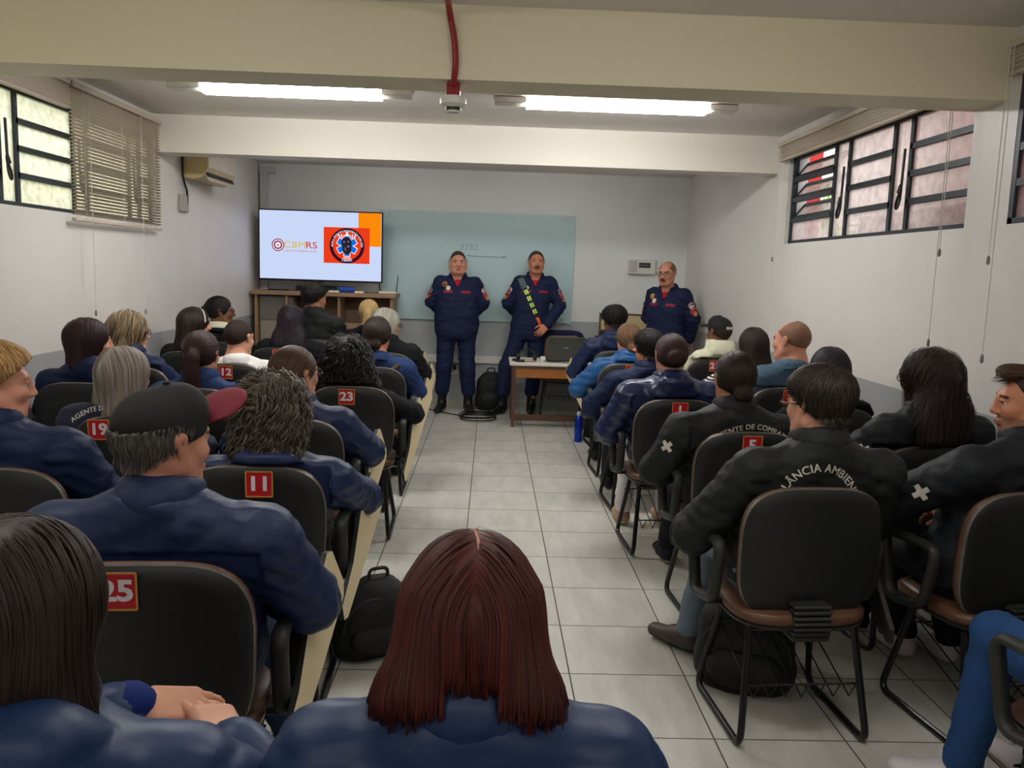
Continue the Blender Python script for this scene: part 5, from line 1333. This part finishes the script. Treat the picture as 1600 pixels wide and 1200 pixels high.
P=SP('woman with a long reddish brown ponytail and hair clip, denim blue jacket','L7','cL7',-6,0,fine=.005,male=False,jacket='denimblue',collar='stand',hair=H('pony','maroon',L=.26,th=.010,near=1,n=1500),W=1.05,seed=18)
head_tube(P,[(-.045,-.098,.05),(-.05,-.104,.02),(-.047,-.104,-.01)],.006,mat('silver_clip',S(190,186,190),.25,metal=.8),'hair_clip')
P=SP('woman with burgundy bob turned to the right and navy jacket, left wall','L8','cL8',-58,0,male=False,jacket='navy2',collar='stand',hair=H('bob','burg',L=.155,w=.098,th=.016,near=1,n=1200),skin_='rosy',W=1.05,seed=19)
P=SP('woman with wavy blonde streaked hair and glasses, navy jacket, left wall','L9','cL9',-50,0,male=False,jacket='navy2',collar='stand',hair=H('wavy','wavyblonde',L=.24,w=.10,th=.018,near=1,n=1300),seed=20,pose=dict(shx=.165,el=((-.215,.08,.70),(.24,.08,.70))))
glasses(P['root'],P['R'],P['hp'],P['hs'])
P=SP('woman with a big mass of long black curls and black knit top before chair 23','L10','c23',-8,0,male=False,jacket='knit',collar='crew',hair=H('bigcurly','black',L=.40,w=.195,th=.03,near=2,n=3600),hr=.034,skin_='brown',W=1.02,seed=21,pose=dict(el=((-.27,.06,.7),(.33,.10,.69))))
P=SP('man with buzzed hair and white T-shirt','L11','cL11',-22,-6,fine=.005,jacket='white',collar='crew',sleeve=.55,bulk=1.,hair=H('buzz','buzzdark',th=.005),hr=.006,W=1.04,seed=22,jname='t_shirt',wr=.004)
P=SP('woman with long straight dark hair, black top, before the cabinet','L12','cL12',0,0,male=False,jacket='knit',collar='crew',hair=H('long','purple',L=.34,w=.125,th=.016,near=1,n=1300),skin_='warm',seed=23)
P=SP('woman with dark hair and a white hairband, black top, left wall','L13','cL13',-52,0,male=False,jacket='knit',collar='crew',hair=H('long','dark',L=.26,w=.098,th=.016,near=1),skin_='fair',seed=24,pose=dict(shx=.175,el=((-.215,.08,.70),(.24,.08,.70))))
head_tube(P,[(.098*math.cos(a),.035,.035+.082*math.sin(a)) for a in np.linspace(-.15,PI+.15,24)],.006,mat('white_band',S(220,216,208),.5),'hairband')
P=SP('woman with black hair and glasses in profile, front left corner','L14','cL14',-72,0,male=False,jacket='knit',collar='crew',hair=H('pony','black',L=.24,th=.010,near=1),skin_='brown',seed=25,pose=dict(shx=.165,el=((-.215,.08,.70),(.24,.08,.70))))
glasses(P['root'],P['R'],P['hp'],P['hs'])
sdf_obj('cream_collar',[moved(loft([-.03,.0,.03],0,[0,.004,.01],[.108,.104,.098],[.102,.1,.094],2.2,.01),rotx(-.3),P['nb'])],.009,CM['cream'],P['root'])
P=SP('young man with short black hair and black jacket before the television','L15','cL15',-42,-4,jacket='black',collar='stand',hair=H('short','black',th=.016,near=1),skin_='tan',W=1.05,seed=26,bm=None)
P=SP('woman with dark tied hair, blue jacket and a brown bag strap across her back','L16','cL16',-6,0,male=False,jacket='denimblue',collar='crew',hair=H('lowbun','dark',th=.012,near=1,n=1200),skin_='warm',W=1.04,seed=27)
nb=P['nb']; V=[v.co[:] for v in P['jacket'].data.vertices]; bvh=BVHTree.FromPolygons(V,[tuple(q.vertices) for q in P['jacket'].data.polygons])
pts=[]
for t in np.linspace(0,1,14):
    h=bvh.ray_cast(Vector((nb[0]+.16-.30*t,-1,nb[2]-.06-.26*t)),Vector((0,1,0)))
    if h[0]: pts.append(h[0]+Vector((0,-.004,0)))
PM().tube(pts,.012,6,flat=1.3).build('bag_strap',mat('brown_strap',S(84,66,56),.6),P['root'])
P=SP('grey haired person with glasses and black jacket at the aisle','L17','cL17',-58,-4,male=False,jacket='knit',collar='stand',hair=H('bob','grey',L=.135,w=.092,th=.016,near=1,n=1200),skin_='fair',brow='grey',W=1.1,seed=28)
glasses(P['root'],P['R'],P['hp'],P['hs'])
P=SP('woman with a pale blonde ponytail and black hair tie before the cabinet door','L18','cL18',0,0,male=False,jacket='knit',collar='crew',hair=H('pony','light',L=.26,th=.010,near=1),seed=29)
# ---------------- right of the aisle
P=SP('person in blue jeans, cut by the lower right corner, leg stretched towards the aisle','R1','cR1',0,0,jacket='black',trousers='jeans',hair=H('short','dark',near=0),shoes=SHW,seed=31,
   pose=dict(kn=((-.085,.40,.545),(.17,.42,.52)),an=((-.10,.47,.09),(.17,.46,.09)),el=((-.2,-.06,.7),(.3,.0,.7)),wr=((.0,.2,.64),(.15,.22,.64)),ft=((-.75,.6,0),(0,1,0))))
P=SP('man with quiffed undercut, earrings and dark jacket in profile, right edge','R2','cR2',74,-2,fine=.004,jacket='blacknavy',collar='stand',hair=H('buzz','buzz',th=.004),hr=.022,beard=True,brow='brown',skin_='warm',W=1.14,jr=.006,shoes=SHW,
   pose=dict(el=((-.35,.17,.735),(.26,.06,.7)),wr=((-.06,.36,.70),(.12,.3,.67)),shx=.21,an=((.05,.47,.09),(.2,.40,.09))),seed=32)
make_hair(P['root'],P['R'],P['hp'],P['hs'],'quiff','brown',near=2,th=.004,seed=5,name='hair_top',n=1500) if 0 else None
q=[ell((0,.004,.101),(.056,.086,.022),.0),ell((0,.062,.100),(.045,.028,.020),.02)]
V,Q=mesh_sdf(q,.006); qm=QM().add(V@P['R'].T*P['hs']+P['hp'],Q); N_=normals(V,Q)
a,b=strands(q,V,N_,1800,5,.008,flow_fwd,.0014,np.random.default_rng(3),lift=.005); qm.add(a@P['R'].T*P['hs']+P['hp'],b); qm.build('quiff',HM['brown'],P['root'])
for s in(-1,1):
    p=PM(); p.lathe([(0,-.005),(.005,0),(0,.005)],(s*.083,.002,-.040),8); p.v=[tuple(A(v)@P['R'].T*P['hs']+P['hp']) for v in p.v]; p.build('earring',mat('silver',S(210,208,204),.2,metal=1.),P['root'],smooth=True)
R2=P
P=SP('man with short dark hair, glasses and black jacket lettered VIGILÂNCIA AMBIENTAL','R3','cV',28,-3,fine=.0045,jacket='black',collar='stand',hair=H('short','short_dark',th=.018,near=2,n=3600),W=1.1,jr=.008,trousers='greyjeans',shoes=SHB,skin_='fair',
   pose=dict(el=((-.325,.06,.66),(.31,.05,.69)),an=((-.17,.50,.09),(.15,.42,.09)),ft=((-.55,.8,0),(0,1,0)),shx=.205),seed=33)
glasses(P['root'],P['R'],P['hp'],P['hs']); R3=P
cast_text(P['root'],P['jacket'],'VIGILÂNCIA AMBIENTAL',.039,.028,P['nb'][2]-.064,arc=.132,bold=.014)
P=SP('woman with very long wavy dark hair, glasses and blue black jacket','R4','cR4',24,0,fine=.005,male=False,jacket='blacknavy',collar='stand',hair=H('wavy','dark',L=.40,w=.14,th=.018,near=2,n=2800),W=1.06,jr=.004,trousers='darkp',shoes=SHC,seed=34,
   pose=dict(an=((-.14,.02,.09),(.1,.36,.09)),el=((-.31,.08,.7),(.29,.06,.7))))
glasses(P['root'],P['R'],P['hp'],P['hs']); R4=P
P=SP('woman with a dark low bun and black jacket before chair 5','R5','c5',4,0,fine=.005,male=False,jacket='black',collar='stand',hair=H('lowbun','dark',th=.008,near=2,n=2400),skin_='tan',W=1.14,jr=.012,trousers='darkp',shoes=SHC,
   pose=dict(el=((-.35,.04,.66),(.31,.06,.7)),wr=((-.16,.28,.62),(.12,.28,.64)),an=((-.10,.62,.09),(.14,.45,.09)),shx=.21,dip=.115),seed=35); R5=P
cast_text(P['root'],P['jacket'],'AGENTE DE COMBATE',.034,.03,P['nb'][2]-.07,arc=.26)
P=SP('woman with glossy dark purple hair and black top, right wall','R6','cR6',-4,0,male=False,jacket='knit',collar='crew',hair=H('long','purple',L=.24,w=.10,th=.016,near=1,n=1100),seed=36,pose=dict(shx=.165,el=((-.24,.08,.70),(.215,.08,.70))))
P=SP('balding man with shaved hair and slate blue T-shirt before chair 6','R7','c6',42,-3,fine=.005,fat=.008,jacket='slate',collar='crew',sleeve=.6,jname='t_shirt',hair=H('receding','buzzbald',th=.004),hr=.006,skin_='rosy',W=1.08,hs=1.1,seed=37,wr=.003,pose=dict(shx=.172,el=((-.24,.08,.70),(.215,.08,.70))))
P=SP('woman with maroon hair in a bun and shiny navy hooded jacket before chair 1','R8','c1',4,0,fine=.005,male=False,jacket='shiny',collar='hood',hair=H('bun','maroon',th=.008,near=2,n=2000),skin_='rosy',W=1.12,jr=.010,trousers='whitep',shoes=('shoe',mat('tan_sandal',S(166,134,108),.6),M_sole),
   pose=dict(an=((-.15,.40,.09),(.10,.38,.09)),el=((-.33,.06,.66),(.31,.06,.68)),shx=.205),seed=38)
P=SP('man with short black hair and navy jacket before the woman with the maroon bun','R9','cR9',8,0,jacket='navy2',collar='stand',hair=H('short','black',th=.014,near=1),skin_='warm',W=1.12,jr=.008,pose=dict(el=((-.33,.05,.66),(.3,.06,.68))),seed=39)
P=SP('woman with light brown tied hair and bright blue puffer jacket','R10','cR10',6,0,male=False,jacket='puffblue',collar='hood',hair=H('lowbun','lightbrown',th=.010,near=1,n=1200),W=1.08,jr=.01,puff=.007,pose=dict(el=((-.35,.06,.66),(.3,.06,.68))),seed=40)
p=PM().lathe([(0,-.014),(.012,-.008),(.015,0),(.012,.008),(0,.014)],(.012,-.140,-.062),12); p.v=[tuple(A(v)@P['R'].T*P['hs']+P['hp']) for v in p.v]; p.build('hair_tie',mat('pink_tie',S(230,140,130),.6),P['root'],smooth=True)
P=SP('man with tousled black hair and navy hooded jacket nearest the desk','R11','cR11',16,-3,shoes=SHW,jacket='navy',collar='hood',hair=H('short','black',th=.026,near=1,curl=(.004,1.2),n=1200),hr=.024,skin_='brown',W=1.08,pose=dict(el=((-.36,.10,.66),(.3,.06,.68))),seed=41)
P=SP('person in a black cap with a white strap and a cream hooded jacket','R12','c21',26,0,jacket='cream',collar='hoodup',hair=H('undercap','buzzdark',th=.006),hr=.022,skin_='brown',W=1.0,seed=42,pose=dict(shx=.165,el=((-.24,.08,.70),(.215,.08,.70))))
cap_obj(P,MATS['black_cap_cotton'],None,strip=True)
mz=mat('striped_cotton',S(225,222,220),.8)
nt=mz.node_tree; wv=nt.nodes.new('ShaderNodeTexWave'); wv.bands_direction='Z'; wv.inputs['Scale'].default_value=14; wv.inputs['Distortion'].default_value=1.5
rp=nt.nodes.new('ShaderNodeValToRGB'); rp.color_ramp.interpolation='CONSTANT'; rp.color_ramp.elements[1].position=.5; rp.color_ramp.elements[0].color=S(24,24,26); rp.color_ramp.elements[1].color=S(220,218,214)
tcx=nt.nodes.new('ShaderNodeTexCoord'); nt.links.new(tcx.outputs['Object'],wv.inputs['Vector']); nt.links.new(wv.outputs['Fac'],rp.inputs['Fac']); nt.links.new(rp.outputs['Color'],nt.nodes['Principled BSDF'].inputs['Base Color'])
P=SP('woman with straight dark hair and striped black and white top, right wall','R13','cR13',4,0,male=False,jacket=mz,collar='crew',hair=H('long','dark',L=.26,w=.105,th=.016,near=1,n=1100),seed=43,pose=dict(shx=.16,el=((-.24,.08,.70),(.215,.08,.70))))
# white cross patches on the left sleeves
for Q_ in(R2,R4,R5):
    s0,e0=Q_['J']['sh'][0],Q_['J']['el'][0]; c_=s0+(e0-s0)*(.5 if Q_ is R2 else .36)
    cast_pt(Q_['jacket'],c_+A([-.25,-.35,.06]),(.25,.35,-.06),CROSSX,.058,M_ltr,'sleeve_patch')

# ---------------- the three officers at the front
def standing(hz,W=1.,el=None,wr=None,an=None,kn=None,hd=None,dx=0.,ft=None,lean=0.):
    s=hz/1.645; z=lambda v:v*s
    nb=A([dx,.0-.03,hz-.155]); hip=A([0,0,z(.93)])
    J=dict(nb=nb,hip=hip,sh=(nb+A([-.16*W,0,-.062]),nb+A([.16*W,0,-.062])),el=[A(e) for e in el],wr=[A(w) for w in wr],hj=(A([-.09*W,0,z(.90)]),A([.09*W,0,z(.90)])),
      kn=[A(k) for k in (kn or ((-.125,.03,z(.50)),(.125,.03,z(.50))))],an=[A(a) for a in (an or ((-.14,0,.09),(.14,0,.09)))],bow=.015,ft=[A(f) for f in (ft or ((-.25,1,0),(.25,1,0)))])
    if hd: J['hd']=hd
    return J
BOOT=('boot',M_boot,M_soled)
PATCH=dict(red=mat('patch_red',S(176,40,44),.7),gold=mat('patch_gold',S(184,150,70),.7),white=mat('patch_white',S(214,206,200),.7),crim=mat('patch_crimson',S(140,26,48),.7),green=mat('patch_green',S(60,120,60),.7))
def officer(label,J,head,loc,rz,seed,**k):
    k.setdefault('low',J['hip'][2]-.03)
    P=person(label,J,head,loc=loc,rz=rz,jacket='uniform',collar='stand',trousers='uniform',shoes=BOOT,standing=True,vneck=True,fine=.0042,jname='uniform_shirt',wr=.005,seed=seed,jr=.002,**k)
    nb=P['nb']
    sdf_obj('undershirt',[loft([nb[2]-.09,nb[2]-.05,nb[2]-.005],nb[0],[nb[1]+.025,nb[1]+.02,nb[1]+.012],[.075,.072,.064],[.082,.078,.070],2.2,.01)],.008,CM['red'],P['root'])
    for s in(-1,1):
        cast_pt(P['jacket'],(nb[0]+s*.095,1,nb[2]-.155),(0,-1,0),[rect(-.5,.5,-.14,.14)],.10,PATCH['crim'],'name_tape')
        sh,e=J['sh'][0 if s<0 else 1],J['el'][0 if s<0 else 1]
        for t,r,m in((.38,.036,'white'),(.60,.040,'red'),(.72,.026,'gold')):
            c=sh+(e-sh)*t; cast_pt(P['jacket'],c+A([s*.4,.22,.0]),(-s*.4,-.22,0),[disc(0,0,1.,20)],r,PATCH[m],'sleeve_patch',lift=.004 if m!='white' else .0045)
            if m=='white': cast_pt(P['jacket'],c+A([s*.4,.22,.0]),(-s*.4,-.22,0),ringp(0,0,.5,.8,n=20),r,PATCH['crim'],'sleeve_emblem',lift=.0062)
    a=cast_pt(P['jacket'],(nb[0]+.135,1,nb[2]-.075),(0,-1,0),[disc(0,0,1,20)],.030,PATCH['gold'],'chest_badge'); cast_pt(P['jacket'],(nb[0]+.135,1,nb[2]-.075),(0,-1,0),ringp(0,0,.45,.8,n=20),.030,PATCH['crim'],'badge_emblem',lift=.0062)
    cast_pt(P['jacket'],(nb[0]+.095,1,nb[2]-.118),(0,-1,0),[disc(0,0,1,20)],.026,PATCH['white'],'chest_badge')
    # placket
    p=PM(); V=[v.co[:] for v in P['jacket'].data.vertices]; bvh=BVHTree.FromPolygons(V,[tuple(q.vertices) for q in P['jacket'].data.polygons]); pts=[]
    for z in np.linspace(nb[2]-.13,J['hip'][2]-.06,14):
        h=bvh.ray_cast(Vector((nb[0]*.5+.012,1,z)),Vector((0,-1,0)))
        if h[0]: pts.append(h[0])
    if len(pts)>2: p.tube(pts,.004,6).build('placket',CM['uniform'],P['jacket'])
    return P
J=standing(1.628,1.16,el=((-.285,-.05,1.20),(.285,-.05,1.20)),wr=((-.10,-.20,.99),(.10,-.20,.99)),an=((-.145,0,.09),(.145,0,.09)))
P=officer('officer in navy uniform standing with hands behind his back, left of the three',J,((0,.03,1.628),.10,-.05),(-.36,9.2),PI,51,fat=.012,W=1.2,bulk=1.06,hair=H('buzz','buzz',th=.003),skin_='rosy',hs=1.04)
J=standing(1.655,1.0,el=((-.335,-.02,1.20),(.235,-.05,1.21)),wr=((-.185,.17,.985),(.08,-.20,1.02)),an=((-.055,-.02,.09),(.265,.06,.09)),kn=((-.08,.02,.51),(.235,.04,.51)),hd=((A([.55,.25,-.55]),A([-.3,.9,.3])),None),ft=((.1,1,0),(.75,1,0)),dx=-.05)
P=officer('officer with moustache and a yellow green strap across his chest, in the middle',J,((-.055,.03,1.655),.06,.04),(.43,9.25),PI,52,fat=.0,W=1.06,hair=H('buzz','buzz',th=.003),skin_='warm',hs=1.07)
def moustache(P,w=.03):
    V,Q=mesh_sdf([cap((0,.108,-.047),(w,.098,-.056),.0085,.005,.006),cap((0,.108,-.047),(-w,.098,-.056),.0085,.005,.006)],.003); QM().add(V@P['R'].T*P['hs']+P['hp'],Q).build('moustache',HM['brown'],P['root'])
moustache(P)
J2=P; nb=P['nb']; V=[v.co[:] for v in P['jacket'].data.vertices]; bvh=BVHTree.FromPolygons(V,[tuple(q.vertices) for q in P['jacket'].data.polygons])
def lay(a,b,n,w,m,name,lift=.006,root=None):
    pts=[]; a=A(a);b=A(b); d=(b-a)/np.linalg.norm(b-a); side=A([d[2],0,-d[0]])
    rows=[]
    for t in np.linspace(0,1,n):
        c=a+(b-a)*t; row=[]
        for q in(-1,0,1):
            o=c+side*w*q; h=bvh.ray_cast(Vector((o[0],1,o[2])),Vector((0,-1,0))); row.append((o[0],(h[0].y if h[0] else 0)+lift,o[2]))
        rows.append(row)
    ys=max(r[1][1] for r in rows)
    vs=[v for r in rows for v in r]; fs=[]
    for i in range(n-1):
        for q in(0,1): fs.append((i*3+q,i*3+q+1,i*3+q+4,i*3+q+3))
    return PM().add(vs,fs).build(name,m,root or P['root'])
M_hiv=mat('strap_yellow_green',S(196,224,110),.6); M_stb=mat('strap_black',S(20,22,24),.7); M_stg=mat('strap_grey',S(84,96,92),.7); M_sto=mat('strap_orange',S(226,92,36),.5)
st0=A([nb[0]+.155,0,nb[2]-.035]); st1=A([nb[0]-.03,0,nb[2]-.43])
sp=lay(st0,st1,16,.030,M_stb,'chest_strap')
for i in range(4):
    for q,wq in((-.011,.010),(.013,.009)):
        f0=.26+i*.175; a=st0+(st1-st0)*f0; b=st0+(st1-st0)*(f0+.115); d=(b-a)/np.linalg.norm(b-a); sd=A([d[2],0,-d[0]])
        lay(a+sd*q,b+sd*q,4,wq,M_hiv,'reflective_patch',.010,sp)
lay(st0+A([.005,0,.02]),st0+(st1-st0)*.22,5,.032,M_stg,'strap_pad',.009,sp)
lay(st1-A([0,0,.0]),st1+(st1-st0)*.20,4,.016,M_sto,'orange_loop',.008,sp)
lay(st1+(st1-st0)*.18,st1+(st1-st0)*.50,5,.012,M_stb,'strap_tail',.007,sp)
J=standing(1.575,1.08,el=((-.27,-.07,1.12),(.26,-.08,1.12)),wr=((-.20,-.14,.90),(.06,-.20,.96)))
P=officer('officer with glasses and shaved head looking to the left, by the right wall',J,((0,.04,1.575),.10,-.04),(1.82,8.68),math.radians(140),53,W=1.1,hair=H('receding','buzzbald',th=.004),skin_='rosy',hs=1.06)
moustache(P,.024); glasses(P['root'],P['R'],P['hp'],P['hs'])
# navy jacket hung over the chair behind the desk
jk=empty('hung_jacket',(.80,9.10,0),math.radians(176),'dark navy jacket draped over the chair back behind the desk','jacket')
V,Q=mesh_sdf([loft([.60,.66,.80,.90,.925],0,[-.205,-.205,-.215,-.205,-.185],[.17,.20,.205,.19,.15],[.05,.055,.055,.055,.03],2.6,.02),cap((-.17,-.2,.86),(-.2,-.21,.6),.045,.04,.03),cap((.17,-.2,.86),(.2,-.21,.6),.045,.04,.03),bx((0,-.19,.55),(.13,.012,.3),.01,.01,'sub')],.012)
V=V+normals(V,Q)*(folds(V,5,10)*.007)[:,None]
QM().add(V,Q).build('cloth',CM['uniform'],jk)
# dark bag on a stool at the framed board
sb=empty('wooden_stool',(1.29,9.1,0),0,'low stool in front of the framed board, hidden behind the man nearest the desk','stool')
PM().box(-.17,.17,-.17,.17,.60,.635,bev=.006).build('seat',M_dw,sb)
for sx in(-1,1):
    for sy in(-1,1): PM().box(sx*.16,sx*.13,sy*.16,sy*.13,0,.60).build('leg',M_dw,sb)
bg=empty('camera_bag',(1.27,9.08,.635),0,'small black bag with a flat lid standing before the framed board','bag')
sdf_obj('bag_body',[bx((0,0,.14),(.085,.08,.14),.03)],.01,M_bag,bg); sdf_obj('lid',[bx((0,0,.275),(.075,.07,.05),.03),bx((0,0,.24),(.12,.10,.014),.012,.01)],.008,M_bag,bg)
# ------------------------------------------------------------------ camera, daylight, exposure
f,pit,yaw,roll=1317.5,.1334,.0286,.032
cy,sy,cp,sp_=math.cos(yaw),math.sin(yaw),math.cos(pit),math.sin(pit)
fw=Vector((sy*cp,cy*cp,-sp_)); rt=Vector((cy,-sy,0)); up=rt.cross(fw)
r2=rt*math.cos(roll)+up*math.sin(roll); u2=-rt*math.sin(roll)+up*math.cos(roll)
cam=bpy.data.cameras.new('camera'); co=bpy.data.objects.new('camera',cam); COL.objects.link(co)
M=Matrix((r2,u2,-fw)).transposed().to_4x4(); M.translation=Vector((0,0,1.56)); co.matrix_world=M
cam.sensor_fit='HORIZONTAL'; cam.sensor_width=36; cam.lens=36*f/1600; cam.clip_start=.05; cam.clip_end=100
SC.camera=co
w=bpy.data.worlds.new('sky'); SC.world=w; w.use_nodes=True
bg=w.node_tree.nodes['Background']; bg.inputs['Color'].default_value=(.92,.96,1.,1); bg.inputs['Strength'].default_value=3.0
SC.view_settings.view_transform='Standard'; SC.view_settings.look='None'; SC.view_settings.gamma=1; SC.view_settings.use_curve_mapping=False
SC.view_settings.exposure=-0.06
